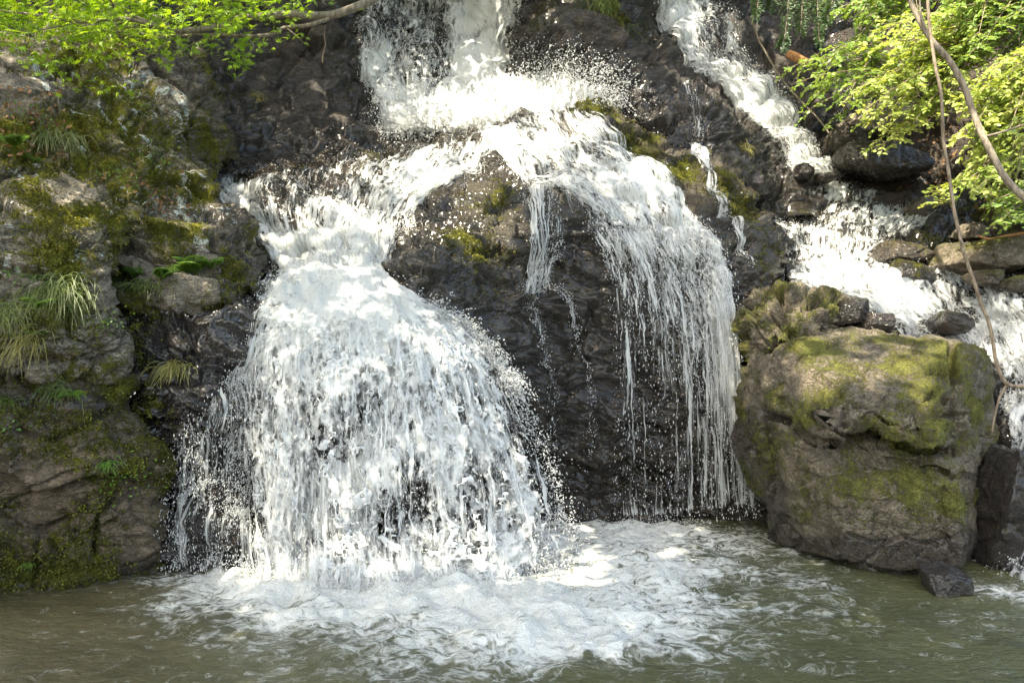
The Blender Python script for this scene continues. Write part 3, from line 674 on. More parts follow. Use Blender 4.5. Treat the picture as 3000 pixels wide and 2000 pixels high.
def sheet_material(name, fs, ft, soft=0.5, tint=(0.74, 0.75, 0.74)):
    """aerated water: white strands and lace along the flow, clear gaps between"""
    t = NT(name)
    fl = t.attr("flow", "Vector")
    w = t.n("ShaderNodeVectorMath", operation='SUBTRACT'); t.l(t.noise(t.scalevec(fl, (5.0, 3.0, 1.0)), 1.0, 3, 0.6, 0, 1), w.inputs[0]); w.inputs[1].default_value = (0.5, 0.5, 0.5)
    w2 = t.n("ShaderNodeVectorMath", operation='MULTIPLY_ADD'); t.l(w.outputs[0], w2.inputs[0]); w2.inputs[1].default_value = (0.09, 0.16, 0.0); t.l(fl, w2.inputs[2])
    q = w2.outputs[0]
    n1 = t.noise(t.scalevec(q, (fs, ft, 1)), 1.0, 7, 0.66, 0.25)
    n2 = t.noise(t.scalevec(q, (fs * 0.28, ft * 0.22, 1)), 1.0, 3, 0.55)
    r = t.math('MULTIPLY', t.math('ABSOLUTE', t.math('SUBTRACT', t.noise(t.scalevec(q, (fs * 0.62, ft * 0.62, 1)), 1.0, 5, 0.6, 0.6), 0.5)), 7.0)
    r = t.math('SUBTRACT', 0.55, r)
    val = t.math('ADD', t.math('MULTIPLY', t.math('SUBTRACT', n1, 0.5), 3.0), t.math('MULTIPLY', t.math('SUBTRACT', n2, 0.5), 2.1))
    val = t.math('ADD', val, t.math('MULTIPLY', r, 0.26))
    val = t.math('ADD', val, t.attr("dens"))
    alpha = t.math('MULTIPLY', t.step(val, -0.04, soft), 0.97)
    bm = t.bump(val, 0.4, 0.02)
    d = t.n("ShaderNodeBsdfDiffuse"); t.put(d.inputs[0], tint)
    tr = t.n("ShaderNodeBsdfTranslucent"); t.put(tr.inputs[0], tint)
    gl = t.n("ShaderNodeBsdfGlossy"); gl.inputs["Roughness"].default_value = 0.15
    for s in (d, tr, gl): t.l(bm, s.inputs["Normal"])
    m1 = t.n("ShaderNodeMixShader"); m1.inputs[0].default_value = 0.42; t.l(d.outputs[0], m1.inputs[1]); t.l(tr.outputs[0], m1.inputs[2])
    m2 = t.n("ShaderNodeMixShader"); m2.inputs[0].default_value = 0.05; t.l(m1.outputs[0], m2.inputs[1]); t.l(gl.outputs[0], m2.inputs[2])
    tp = t.n("ShaderNodeBsdfTransparent")
    m3 = t.n("ShaderNodeMixShader"); t.l(alpha, m3.inputs[0]); t.l(tp.outputs[0], m3.inputs[1]); t.l(m2.outputs[0], m3.inputs[2])
    return t.finish(m3.outputs[0])
M_lace = sheet_material("falling_water", 20, 9.0, 0.62)
M_slide = sheet_material("sliding_water", 30, 8.0, 0.62)
M_strand = sheet_material("stranded_water", 46, 2.6, 0.5)
M_froth = sheet_material("churning_water", 17, 13, 0.75)
M_far = sheet_material("distant_water", 17, 6.0, 0.62)

def cr1(A, n):
    """Catmull-Rom resampling along axis 0"""
    m = len(A)
    t = np.linspace(0, m - 1, n); i = np.clip(t.astype(int), 0, m - 2); f = (t - i)
    f = f.reshape(-1, *([1] * (A.ndim - 1)))
    g = lambda k: A[np.clip(k, 0, m - 1)]
    p0 = np.where((i == 0).reshape(f.shape), 2 * A[0] - A[1], g(i - 1))
    p3 = np.where((i == m - 2).reshape(f.shape), 2 * A[-1] - A[-2], g(i + 2))
    p1, p2 = g(i), g(i + 1)
    return 0.5 * (2 * p1 + (p2 - p0) * f + (2 * p0 - 5 * p1 + 4 * p2 - p3) * f ** 2 + (3 * p1 - p0 - 3 * p2 + p3) * f ** 3)

def blur(A, k):
    for ax in (0, 1):
        if k > 0 and A.shape[ax] > 2 * k:
            pad = [(0, 0)] * A.ndim; pad[ax] = (k + 1, k)
            c = np.cumsum(np.pad(A, pad, mode='edge'), axis=ax)
            n = A.shape[ax]
            A = (np.take(c, range(2 * k + 1, 2 * k + 1 + n), ax) - np.take(c, range(0, n), ax)) / (2 * k + 1)
    return A

def surface_nets(F):
    s = F > 0
    n0, n1, n2 = F.shape
    cnt = np.zeros((n0 - 1, n1 - 1, n2 - 1), np.int8)
    for a in (0, 1):
        for b in (0, 1):
            for c in (0, 1):
                cnt += s[a:n0 - 1 + a, b:n1 - 1 + b, c:n2 - 1 + c]
    act = np.argwhere((cnt > 0) & (cnt < 8))
    idx = np.full(cnt.shape, -1, np.int32)
    idx[act[:, 0], act[:, 1], act[:, 2]] = np.arange(len(act))
    acc = np.zeros((len(act), 3), np.float32); num = np.zeros((len(act), 1), np.float32)
    for ax in range(3):
        o1, o2 = [k for k in range(3) if k != ax]
        for p in (0, 1):
            for q in (0, 1):
                A = act.copy(); A[:, o1] += p; A[:, o2] += q
                B = A.copy(); B[:, ax] += 1
                fa = F[A[:, 0], A[:, 1], A[:, 2]]; fb = F[B[:, 0], B[:, 1], B[:, 2]]
                x = (fa > 0) != (fb > 0)
                t = np.where(x, fa / np.where(x, fa - fb, 1), 0)
                pt = np.zeros((len(act), 3), np.float32)
                pt[:, ax] = t; pt[:, o1] = p; pt[:, o2] = q
                acc += pt * x[:, None]; num += x[:, None]
    V = act + acc / num
    faces = []
    for ax in range(3):
        o1, o2 = [(1, 2), (2, 0), (0, 1)][ax]
        lo = [slice(None)] * 3; hi = [slice(None)] * 3
        lo[ax] = slice(0, -1); hi[ax] = slice(1, None)
        for k in (o1, o2): lo[k] = slice(1, -1); hi[k] = slice(1, -1)
        sa, sb = s[tuple(lo)], s[tuple(hi)]
        e = np.argwhere(sa != sb)
        flip = sa[e[:, 0], e[:, 1], e[:, 2]]
        e = e.copy(); e[:, o1] += 1; e[:, o2] += 1
        q = []
        for p, r in ((-1, -1), (0, -1), (0, 0), (-1, 0)):
            c = e.copy(); c[:, o1] += p; c[:, o2] += r
            q.append(idx[c[:, 0], c[:, 1], c[:, 2]])
        q = np.stack(q, 1)
        q[~flip] = q[~flip][:, ::-1]
        faces.append(q)
    return V, np.concatenate(faces)

class Flow:
    """a sheet of water laid along streamlines (left to right, each from top to bottom)"""
    def __init__(s, net, on=None, res=0.013, smooth_cells=3, lift=0.0):
        net = np.array(net, float)
        G = cr1(net, 40); G = np.swapaxes(cr1(np.swapaxes(G, 0, 1), 60), 0, 1)
        P = P3(G[..., 0], G[..., 1], G[..., 2]) if net.shape[2] == 3 else on.surf(G[..., 0], G[..., 1], raw=True)[0]
        wid = np.linalg.norm(np.diff(P, axis=0), axis=-1).sum(0).mean()
        lng = np.linalg.norm(np.diff(P, axis=1), axis=-1).sum(1).mean()
        s.na = int(max(8, wid / res)); s.nb = int(max(8, lng / res))
        G = cr1(net, s.na); G = np.swapaxes(cr1(np.swapaxes(G, 0, 1), s.nb), 0, 1)
        s.u, s.v = G[..., 0], G[..., 1]
        if net.shape[2] == 3:
            P = P3(s.u, s.v, G[..., 2])
        else:
            P, N = on.surf(s.u, s.v)
            P = blur(P, smooth_cells)
        da = np.gradient(P, axis=0); db = np.gradient(P, axis=1)
        N = np.cross(da, db); N /= np.linalg.norm(N, axis=-1, keepdims=True) + 1e-9
        view = np.array([0, 0, EYE]) - P
        if (N * view).sum(-1).mean() < 0: N = -N
        N = blur(N, 6); N /= np.linalg.norm(N, axis=-1, keepdims=True) + 1e-9
        s.P = P + N * lift; s.N = N
        s.T = db / (np.linalg.norm(db, axis=-1, keepdims=True) + 1e-9)
        s.S = np.linspace(0, wid, s.na)[:, None] + np.zeros((1, s.nb)); s.L = np.linspace(0, lng, s.nb)[None, :] + np.zeros((s.na, 1))
        s.a = np.linspace(0, 1, s.na)[:, None] + np.zeros((1, s.nb)); s.b = np.linspace(0, 1, s.nb)[None, :] + np.zeros((s.na, 1))
    def shell(s, dens, thick=0.12, nd=8, f=(11, 4.5), amp=1.0, free=False, seed=0, edge=0.06, drop=1.3, ridge=0.5):
        """the turbulent sheet itself: level surface of stretched turbulence inside the flow's envelope"""
        D = np.linspace(0, thick, nd)
        big = 0.5 * fbm(np.stack([s.S * 1.6, s.L * 0.8, 0 * s.S + seed], -1), 3)
        ef = np.minimum(np.minimum(s.a, 1 - s.a) / edge, 1)
        base = dens + big * 0.6 - 1.6 * (1 - ef)
        q = np.empty((s.na, s.nb, nd, 3), np.float32)
        wob = 0.10 * fbm(np.stack([s.S * 3, s.L * 2, 0 * s.S + seed + 9], -1), 3)
        wob2 = 0.16 * fbm(np.stack([s.S * 3, s.L * 2, 0 * s.S + seed + 29], -1), 3)
        q[..., 0] = ((s.S + wob) * f[0])[..., None]
        q[..., 1] = ((s.L + wob2) * f[1])[..., None]
        q[..., 2] = (D * f[0] * 0.9)[None, None, :] + seed * 3.3
        n = amp * (0.45 * fbm(q * np.float32(0.42), 2) + 0.6 * fbm(q, 4, 0.62) + ridge * (ridged(q * np.array([1.5, 1.5, 1.5], np.float32) + 5, 3, 0.6) - 0.75))
        x = D / thick
        prof = np.abs(x - 0.45) / 0.55 * drop if free else x * drop
        F = base[..., None] + n - prof[None, None, :]
        F = F.astype(np.float32)
        F[..., -1] = np.minimum(F[..., -1], -0.01)
        if free: F[..., 0] = np.minimum(F[..., 0], -0.01)
        for sl in ((0,), (-1,)):
            F[sl] = np.minimum(F[sl], -0.01)
        F[:, 0] = np.minimum(F[:, 0], -0.01); F[:, -1] = np.minimum(F[:, -1], -0.01)
        V, Q = surface_nets(F)
        i = np.clip(V[:, 0].astype(int), 0, s.na - 2); j = np.clip(V[:, 1].astype(int), 0, s.nb - 2)
        fi = (V[:, 0] - i)[:, None]; fj = (V[:, 1] - j)[:, None]
        def samp(A): return (A[i, j] * (1 - fi) + A[i + 1, j] * fi) * (1 - fj) + (A[i, j + 1] * (1 - fi) + A[i + 1, j + 1] * fi) * fj
        W = samp(s.P) + samp(s.N) * (V[:, 2:3] * thick / (nd - 1))
        return W, Q
    def sheets(s, dens, offs, lump=0.03, seed=0, edge=0.06, step=None, fade=(0.03, 0.03), lf=7.0):
        """several thin ragged layers of the same flow, one in front of the other, each with its own swells"""
        k = max(1, int(round(0.024 / 0.0135))) if step is None else step
        out = []
        ef = np.clip(np.minimum(s.a, 1 - s.a) / edge, 0, 1)
        bf = np.clip(np.minimum(s.b / max(fade[0], 1e-6), (1 - s.b) / max(fade[1], 1e-6)), 0, 1)
        D = dens - 1.1 * (1 - ef) - 1.1 * (1 - bf)
        for j, o in enumerate(offs):
            h = o + lump * fbm(np.stack([s.S * lf, s.L * lf * 0.55, 0 * s.S + seed + 3.3 * j], -1), 3, 0.5)
            P = (s.P + s.N * h[..., None])[::k, ::k]
            n0, n1 = P.shape[:2]; ix = np.arange(n0 * n1).reshape(n0, n1)
            F = np.stack([ix[:-1, :-1], ix[1:, :-1], ix[1:, 1:], ix[:-1, 1:]], -1).reshape(-1, 4)
            fl = np.stack([s.S, s.L, 0 * s.S + seed * 7.7 + 13.1 * j], -1)[::k, ::k].reshape(-1, 3)
            out.append((P.reshape(-1, 3), F, fl, D[::k, ::k].ravel() - 0.05 * j))
        return out
    def scatter(s, n, prob, out=(0.0, 0.15), rg=rng):
        """points over the sheet with probability ~ prob (array)"""
        p = np.clip(prob, 0, None).ravel(); p = p / p.sum()
        k = rg.choice(len(p), n, p=p)
        P = s.P.reshape(-1, 3)[k] + s.N.reshape(-1, 3)[k] * rg.uniform(out[0], out[1], (n, 1)) + rg.normal(0, 0.012, (n, 3))
        return P, s.T.reshape(-1, 3)[k]

_oct = np.array([[1, 0, 0], [-1, 0, 0], [0, 1, 0], [0, -1, 0], [0, 0, 1.0], [0, 0, -1.0]])
_octf = np.array([[0, 2, 4], [2, 1, 4], [1, 3, 4], [3, 0, 4], [2, 0, 5], [1, 2, 5], [3, 1, 5], [0, 3, 5]])
def drops(P, T, size, stretch):
    """droplets: small beads drawn out along their flight"""
    n = len(P)
    T = T + rng.normal(0, 0.12, T.shape); T /= np.linalg.norm(T, axis=1, keepdims=True)
    a = np.cross(T, np.array([0.13, 0.97, 0.2])); a /= np.linalg.norm(a, axis=1, keepdims=True) + 1e-9
    b = np.cross(T, a)
    V = (P[:, None, :] + size[:, None, None] * (_oct[None, :, 0:1] * a[:, None, :] + _oct[None, :, 1:2] * b[:, None, :])
         + (size * stretch)[:, None, None] * _oct[None, :, 2:3] * T[:, None, :])
    F = (np.arange(n) * 6)[:, None, None] + _octf[None]
    return V.reshape(-1, 3), F.reshape(-1, 3)

def tubes(paths, radii, sides=5):
    """thin tapering threads; paths: list of (k,3), radii: list of (k,)"""
    VV, FF = [], []; base = 0
    for p, r in zip(paths, radii):
        k = len(p)
        t = np.gradient(p, axis=0); t /= np.linalg.norm(t, axis=1, keepdims=True) + 1e-9
        ref = np.array([0.31, 0.92, 0.11]) if abs(t[0] @ np.array([0.31, 0.92, 0.11])) < 0.9 else np.array([1.0, 0, 0])
        a = np.cross(t, ref); a /= np.linalg.norm(a, axis=1, keepdims=True) + 1e-9
        b = np.cross(t, a)
        ang = np.linspace(0, 2 * pi, sides, endpoint=False)
        ring = (np.cos(ang)[None, :, None] * a[:, None, :] + np.sin(ang)[None, :, None] * b[:, None, :]) * np.asarray(r)[:, None, None] + p[:, None, :]
        VV.append(ring.reshape(-1, 3))
        i = np.arange(k - 1)[:, None] * sides; j = np.arange(sides)[None, :]; jn = (j + 1) % sides
        FF.append(np.stack([base + i + j, base + i + jn, base + i + sides + jn, base + i + sides + j], -1).reshape(-1, 4))
        base += k * sides
    return np.concatenate(VV), np.concatenate(FF)

def splash(n, P0, V0, spread, tmax, size=(0.005, 0.014), g=9.8, per=9):
    """beads strung along ballistic throws from a source; P0, V0: (m,3) sources and mean velocities"""
    k = rng.integers(0, len(P0), n)
    k2 = np.minimum(k + 1, len(P0) - 1); w_ = rng.random((n, 1))
    P = P0[k] * w_ + P0[k2] * (1 - w_) + rng.normal(0, 0.035, (n, 3))
    V = (V0[k] * w_ + V0[k2] * (1 - w_)) * rng.uniform(0.45, 1.15, (n, 1)) + rng.normal(0, 1, (n, 3)) * spread
    t0 = rng.uniform(0.0, tmax, n)
    pts, tans, sz, st = [], [], [], []
    for j in range(per):
        t = t0 * (1 - 0.10 * j * rng.uniform(0.4, 1.2, n))
        ok = t > 0.0
        q = P + V * t[:, None]; q[:, 2] -= 0.5 * g * t * t
        w = V.copy(); w[:, 2] -= g * t
        q = q + rng.normal(0, 0.004 + 0.003 * j, q.shape)
        pts.append(q[ok]); tans.append(w[ok] / (np.linalg.norm(w[ok], axis=1, keepdims=True) + 1e-9))
        s_ = rng.uniform(size[0], size[1], n) * (0.45 + 0.55 * rng.random(n))
        sz.append(s_[ok]); st.append(rng.uniform(1.0, 2.6, n)[ok])
    return drops(np.concatenate(pts), np.concatenate(tans), np.concatenate(sz), np.concatenate(st))

def join(parts):
    V, F, b = [], [], 0
    for v, f in parts:
        V.append(v); F.append(f + b); b += len(v)
    return np.concatenate(V), np.concatenate(F)

def quads_to_tris(f):
    return np.concatenate([f[:, [0, 1, 2]], f[:, [0, 2, 3]]])

def fall(name, label, cat, at, sheets, spray=None, threads=None, layers=()):
    e = bpy.data.objects.new(name, None); scene.collection.objects.link(e); e.location = at
    e.empty_display_size = 0.2
    tag(e, label, cat)
    def part(nm, V, F, kind=None):
        o = mesh_obj(nm, np.asarray(V) - np.array(at), F, M_white); o.parent = e
        if kind: o["kind"] = kind
    if sheets:
        V, F = join(sheets); part("water_sheet", V, F, "stuff")
    for mat, ls in layers:
        V, F, fl, de, b = [], [], [], [], 0
        for v, f, a, d in ls:
            V.append(v); F.append(f + b); fl.append(a); de.append(d); b += len(v)
        o = mesh_obj("water_sheet", np.concatenate(V) - np.array(at), np.concatenate(F), mat, None, {"flow": np.concatenate(fl), "dens": np.concatenate(de)}); o.parent = e
    if threads is not None:
        part("water_threads", *threads, "stuff")
    if spray:
        V, F = join(spray); part("spray", V, F, "stuff")
    return e

def patches(u, v, base, lst):
    r = np.full(u.shape, float(base))
    for a, b, ru, rv, s in lst:
        r = r + s * np.exp(-(((u - a) / ru) ** 2 + ((v - b) / rv) ** 2))
    return r

def droplets(fl, n, prob, out, size=(0.004, 0.011), st=(1.0, 2.5)):
    P, T = fl.scatter(n, prob, out)
    return drops(P, T, size[0] + (size[1] - size[0]) * rng.random(n) ** 2.2, rng.uniform(*st, n))

# ---- the great curtain at the lower left, with the chute that feeds it
chute = Flow([[(640, 512), (612, 552), (672, 640), (752, 722), (810, 800), (830, 890), (840, 965)],
              [(800, 508), (720, 575), (760, 655), (830, 740), (890, 825), (940, 910), (960, 1000)],
              [(960, 478), (880, 560), (865, 650), (900, 745), (960, 830), (1020, 915), (1060, 1005)],
              [(1180, 418), (1070, 520), (1010, 620), (990, 725), (1030, 820), (1090, 905), (1160, 995)],
              [(1400, 384), (1260, 480), (1165, 580), (1100, 685), (1085, 790), (1130, 875), (1220, 965)],
              [(1600, 350), (1480, 440), (1330, 515), (1210, 600), (1128, 735), (1155, 850), (1260, 935)]], dome, res=0.016, lift=0.0)
cd = patches(chute.u, chute.v, 0.16, [(820, 600, 80, 45, -0.36), (900, 560, 90, 40, -0.3), (1000, 500, 90, 35, -0.28), (840, 515, 150, 35, -0.30), (870, 660, 60, 35, -0.40), (1180, 440, 120, 25, -0.25), (1050, 560, 40, 40, -.2), (1130, 440, 50, 26, -.5),
                                      (680, 530, 110, 40, 0.5), (700, 620, 50, 60, 0.4), (800, 740, 120, 90, 0.6), (1000, 880, 260, 110, 0.8), (1250, 530, 100, 60, 0.30), (1060, 700, 70, 80, 0.35), (1190, 680, 50, 90, -.30), (1480, 380, 60, 30, -.2)])
curtain = Flow([[(800, 800, 7.95), (750, 900, 7.45), (715, 1000, 7.12), (708, 1150, 6.95), (735, 1350, 6.8), (755, 1550, 6.7), (768, 1700, 6.6)],
                [(870, 800, 8.0), (850, 900, 7.45), (830, 1000, 7.02), (822, 1150, 6.8), (832, 1350, 6.6), (840, 1550, 6.5), (845, 1725, 6.42)],
                [(960, 800, 8.05), (980, 900, 7.48), (990, 1000, 6.98), (985, 1150, 6.7), (985, 1350, 6.5), (985, 1550, 6.4), (985, 1745, 6.3)],
                [(1060, 810, 8.05), (1120, 900, 7.5), (1150, 1000, 7.0), (1165, 1150, 6.72), (1180, 1350, 6.5), (1190, 1550, 6.4), (1200, 1745, 6.3)],
                [(1095, 830, 8.0), (1160, 900, 7.55), (1270, 990, 7.12), (1350, 1140, 6.85), (1400, 1350, 6.65), (1430, 1550, 6.55), (1450, 1715, 6.45)],
                [(1122, 845, 7.9), (1225, 925, 7.6), (1385, 985, 7.35), (1495, 1150, 7.15), (1592, 1350, 7.05), (1655, 1500, 6.98), (1680, 1590, 6.95)]], res=0.0125)
def curtain_dens(fl):
    return patches(fl.u, fl.v, 0.20, [(1050, 940, 330, 110, 0.85), (1110, 1190, 80, 90, -0.12), (1240, 1430, 90, 110, -0.24), (1010, 1330, 26, 90, -.2), (1350, 1230, 26, 80, -.22), (900, 1560, 40, 70, -.2), (930, 1330, 50, 110, -0.2), (880, 1150, 60, 60, -0.15), (1390, 1400, 60, 140, -0.25), (1180, 1540, 70, 80, -.25),
                                      (712, 1280, 30, 330, -0.40), (735, 1050, 40, 80, -0.2), (1625, 1350, 36, 220, -0.30), (1000, 1700, 500, 60, 0.6), (850, 1450, 40, 200, 0.25), (1320, 1250, 50, 150, 0.22), (1030, 1500, 50, 120, .2), (1290, 1060, 150, 80, .25), (870, 1080, 120, 60, .15)])
cv = curtain_dens(curtain)
sheets = [curtain.shell(cv - 0.50 - 1.2 * (1 - smooth(curtain.b, 0.25, 0.45)), 0.20, 10, (15, 8.0), free=True, seed=2, drop=0.95, edge=0.08)]
lay = [(M_slide, chute.sheets(cd, (0.02, 0.06, 0.10), 0.030, 1, 0.05, fade=(0.10, 0.03))), (M_lace, curtain.sheets(cv, (-0.12, 0.0, 0.12), 0.015 + 0.035 * smooth(curtain.b, 0.1, 0.5), 2, 0.09, fade=(0.20, 0.02))), (M_froth, curtain.sheets(cv + 0.22 - 1.5 * smooth(curtain.b, 0.22, 0.50), (0.0, 0.09, 0.18), 0.05, 9, 0.14, fade=(0.06, 0.02), lf=6.0)), (M_strand, curtain.sheets(cv * 0.6 - 0.20, (0.06, 0.18), 0.03, 6, 0.07, fade=(0.5, 0.02)))]
sp = [droplets(curtain, 5000, 0.2 + 0.8 * (np.abs(cv) < 0.35), (-0.10, 0.25), (0.002, 0.0075), (1.2, 3.6)),
      droplets(curtain, 1300, (curtain.a > 0.86) + 0.9 * (curtain.a < 0.14), (-0.15, 0.30), (0.002, 0.008), (1.0, 3.0)),
      droplets(chute, 5000, np.clip(0.5 - np.abs(cd - 0.1), 0, 1) + 0.05, (0.0, 0.12), (0.002, 0.007), (1.0, 2.6))]
# crest thrown up on the right of the lip, ragged right flank
src = P3(np.array([1240, 1290, 1340, 1385, 1430, 1490]), np.array([945, 945, 960, 990, 1040, 1110]), np.array([7.3, 7.3, 7.3, 7.25, 7.2, 7.1]))
vel = np.array([(0.1, -0.5, 1.3), (0.25, -0.5, 1.3), (0.4, -0.5, 1.1), (0.5, -0.5, 0.9), (0.7, -0.4, 0.5), (0.7, -0.4, 0.1)])
sp.append(splash(750, src, vel, 0.42, 0.24, (0.002, 0.011)))
src = P3(np.array([1500, 1540, 1580, 1610, 1640]), np.array([1150, 1220, 1310, 1410, 1520]), np.array([7.12, 7.08, 7.04, 7.0, 6.96]))
sp.append(splash(150, src, np.array([(0.7, -0.3, 0.2)] * 5), 0.4, 0.28, (0.002, 0.009)))
src = P3(np.array([760, 740, 720, 710, 710, 715]), np.array([950, 1050, 1180, 1280, 1400, 1500]), np.array([7.1, 6.95, 6.9, 6.85, 6.8, 6.75]))
sp.append(splash(200, src, np.array([(-0.6, -0.3, 0.0)] * 6), 0.42, 0.28, (0.002, 0.008)))
# foot of the curtain: rebound
fu = np.linspace(700, 1640, 24); fy = np.interp(fu, [640, 1000, 1300, 1640], [6.5, 6.2, 6.2, 6.8])
src = np.stack([(fu - 1500) / FPX * fy, fy, np.full(24, 0.03)], 1)
sp.append(splash(1200, src, np.array([(0, -0.55, 1.1)] * 24), 0.5, 0.24, (0.002, 0.009)))
fall("waterfall", "broad white curtain tumbling from the left chute into the pool, biggest of the falls", "waterfall", (-1.7, 6.4, 0.0), sheets, sp, None, lay)

# ---- thin threads running down the black bluff left of the curtain
trick = Flow([[(520, 1290), (512, 1400), (505, 1500), (520, 1665)], [(570, 1240), (560, 1360), (545, 1500), (545, 1670)], [(640, 1150), (620, 1330), (605, 1500), (600, 1680)], [(720, 1000), (690, 1260), (680, 1450), (670, 1690)], [(780, 880), (750, 1150), (745, 1450), (745, 1710)]], bluff, res=0.014)
td = patches(trick.u, trick.v, -0.34, [(540, 1500, 18, 220, 0.40), (605, 1400, 14, 200, 0.22), (690, 1250, 60, 200, 0.28), (740, 1000, 60, 120, 0.55), (700, 1600, 40, 100, .3), (560, 1360, 50, 50, .2)])
fall("waterfall", "sparse trickle of thin threads over the black bluff between mossy wall and curtain", "waterfall", (-2.6, 6.7, 0.0), [],
     [droplets(trick, 4500, 0.2 + np.clip(trick.a, 0, 1), (0.0, 0.3), (0.002, 0.0065), (1.2, 4.0))], None, [(M_strand, trick.sheets(td, (0.03, 0.09), 0.03, 5, 0.03))])

# ---- veil over the right side of the dome
veil = Flow([[(1380, 384), (1440, 455), (1550, 525), (1640, 590), (1720, 670), (1790, 780), (1830, 900), (1850, 1020)],
             [(1530, 352), (1620, 450), (1720, 540), (1800, 615), (1860, 700), (1905, 820), (1940, 950), (1960, 1100)],
             [(1660, 348), (1765, 450), (1865, 530), (1940, 615), (1995, 715), (2045, 850), (2080, 1000), (2105, 1180)],
             [(1725, 352), (1850, 432), (1960, 512), (2045, 600), (2105, 720), (2145, 870), (2168, 1030), (2175, 1250)]], dome, res=0.015)
vd = patches(veil.u, veil.v, 0.16, [(1620, 420, 60, 40, 0.15), (1850, 560, 140, 70, 0.40), (2010, 640, 60, 60, 0.35), (1640, 400, 30, 16, -0.6), (1590, 480, 40, 22, -0.2), (1560, 560, 60, 40, -0.15), (1470, 430, 90, 40, .2),
                                    (1760, 700, 70, 50, -0.25), (1840, 850, 90, 120, -0.30), (1930, 980, 110, 200, -0.30), (1930, 740, 40, 60, -.15), (2120, 900, 30, 120, 0.4), (2150, 1120, 40, 150, 0.3), (2010, 900, 20, 100, -0.2), (1890, 1050, 90, 120, -.3)])
curl = Flow([[(1700, 640, 8.66), (1760, 760, 8.55), (1785, 900, 8.46), (1795, 1150, 8.38), (1800, 1530, 8.32)], [(1830, 640, 8.72), (1890, 760, 8.56), (1925, 900, 8.44), (1945, 1150, 8.36), (1955, 1530, 8.30)],
             [(1960, 660, 8.72), (2020, 780, 8.54), (2060, 900, 8.42), (2085, 1150, 8.34), (2100, 1510, 8.28)], [(2060, 670, 8.72), (2120, 790, 8.56), (2155, 950, 8.42), (2178, 1200, 8.34), (2215, 1500, 8.30)]], res=0.014)
ud = patches(curl.u, curl.v, -0.27, [(2130, 950, 40, 250, 0.55), (2160, 1200, 36, 150, 0.42), (1880, 800, 30, 150, 0.22), (1960, 850, 20, 200, 0.22), (2020, 1000, 20, 200, 0.15), (2200, 1420, 50, 100, 0.3), (1950, 1510, 200, 24, .3), (1900, 700, 200, 50, .25), (1900, 1300, 160, 150, -.14)])
fall("waterfall", "thin white veil sliding over the right shoulder of the dome and fraying into drops", "waterfall", (1.9, 8.3, 0.0), [],
     [droplets(curl, 5500, 0.3 + 1.0 * curl.a ** 2 + 0.3 * (curl.b > 0.8), (-0.12, 0.30), (0.002, 0.0085), (1.2, 3.4)),
      droplets(veil, 4000, np.clip(0.45 - np.abs(vd), 0, 1) + 0.03, (0.0, 0.12), (0.002, 0.007), (1.0, 3.0))], None,
     [(M_slide, veil.sheets(vd, (0.02, 0.06, 0.10), 0.03, 11, 0.06, fade=(0.03, 0.12))), (M_strand, curl.sheets(ud, (-0.06, 0.02, 0.10), 0.03, 12, 0.03, fade=(0.10, 0.02)))])

# ---- trickles on the bare crown of the dome
crown = Flow([[(1535, 560), (1540, 640), (1545, 720), (1548, 800), (1530, 880)], [(1575, 560), (1580, 640), (1585, 720), (1590, 790), (1570, 870)], [(1610, 610), (1640, 690), (1630, 740), (1625, 800), (1640, 870)]], dome, res=0.013)
cw = patches(crown.u, crown.v, -0.08, [(1550, 640, 20, 60, 0.25), (1590, 790, 40, 60, 0.25)])
st1 = Flow([[(1520, 850), (1545, 930), (1560, 1010), (1584, 1110), (1600, 1300), (1606, 1500)], [(1560, 850), (1575, 930), (1592, 1010), (1616, 1110), (1634, 1300), (1642, 1500)]], dome, res=0.012, lift=0.03)
st2 = Flow([[(1610, 850), (1652, 890), (1680, 960), (1694, 1040), (1706, 1180), (1712, 1330)], [(1640, 845), (1680, 885), (1706, 955), (1720, 1040), (1732, 1180), (1740, 1330)]], dome, res=0.012, lift=0.03)
st3 = Flow([[(1612, 560), (1650, 630), (1668, 700), (1676, 780)], [(1640, 560), (1676, 630), (1696, 700), (1704, 780)]], dome, res=0.012, lift=0.03)
fall("waterfall", "small central trickle splitting into two strings over the bare crown of the dome", "waterfall", (0.3, 8.2, 2.6), [],
     [droplets(crown, 1600, 0.5 + 0 * crown.a, (0.0, 0.25), (0.002, 0.007), (1.0, 3.0)), droplets(st1, 500, 1 + 0 * st1.a, (0.0, 0.1), (0.002, 0.007)), droplets(st2, 500, 1 + 0 * st2.a, (0.0, 0.1), (0.002, 0.007))], None,
     [(M_strand, crown.sheets(cw, (0.03, 0.08), 0.025, 21, 0.06)), (M_strand, st1.sheets(0.16 - 0.55 * st1.b, (0.02, 0.06), 0.02, 22, 0.4) + st2.sheets(0.14 - 0.5 * st2.b, (0.02, 0.06), 0.02, 23, 0.4) + st3.sheets(0.0 * st3.b, (0.02,), 0.02, 24, 0.4))])

ribbon = Flow([[(2020, 415), (2035, 470), (2070, 540), (2095, 590), (2125, 640), (2150, 720), (2170, 800)], [(2050, 425), (2075, 470), (2095, 530), (2120, 585), (2150, 630), (2180, 715), (2190, 800)]], dome, res=0.013)
fall("waterfall", "narrow ribbon of water slipping behind the mossy hump on the dome's right flank", "waterfall", (2.5, 9.6, 3.3), [],
     [droplets(ribbon, 700, 1 + 0 * ribbon.a, (0.0, 0.1), (0.002, 0.007), (1.0, 2.5))], None, [(M_slide, ribbon.sheets(patches(ribbon.u, ribbon.v, 0.30, [(2130, 620, 30, 40, -.2), (2170, 760, 40, 40, -.35)]), (0.03, 0.07), 0.025, 25, 0.2))])

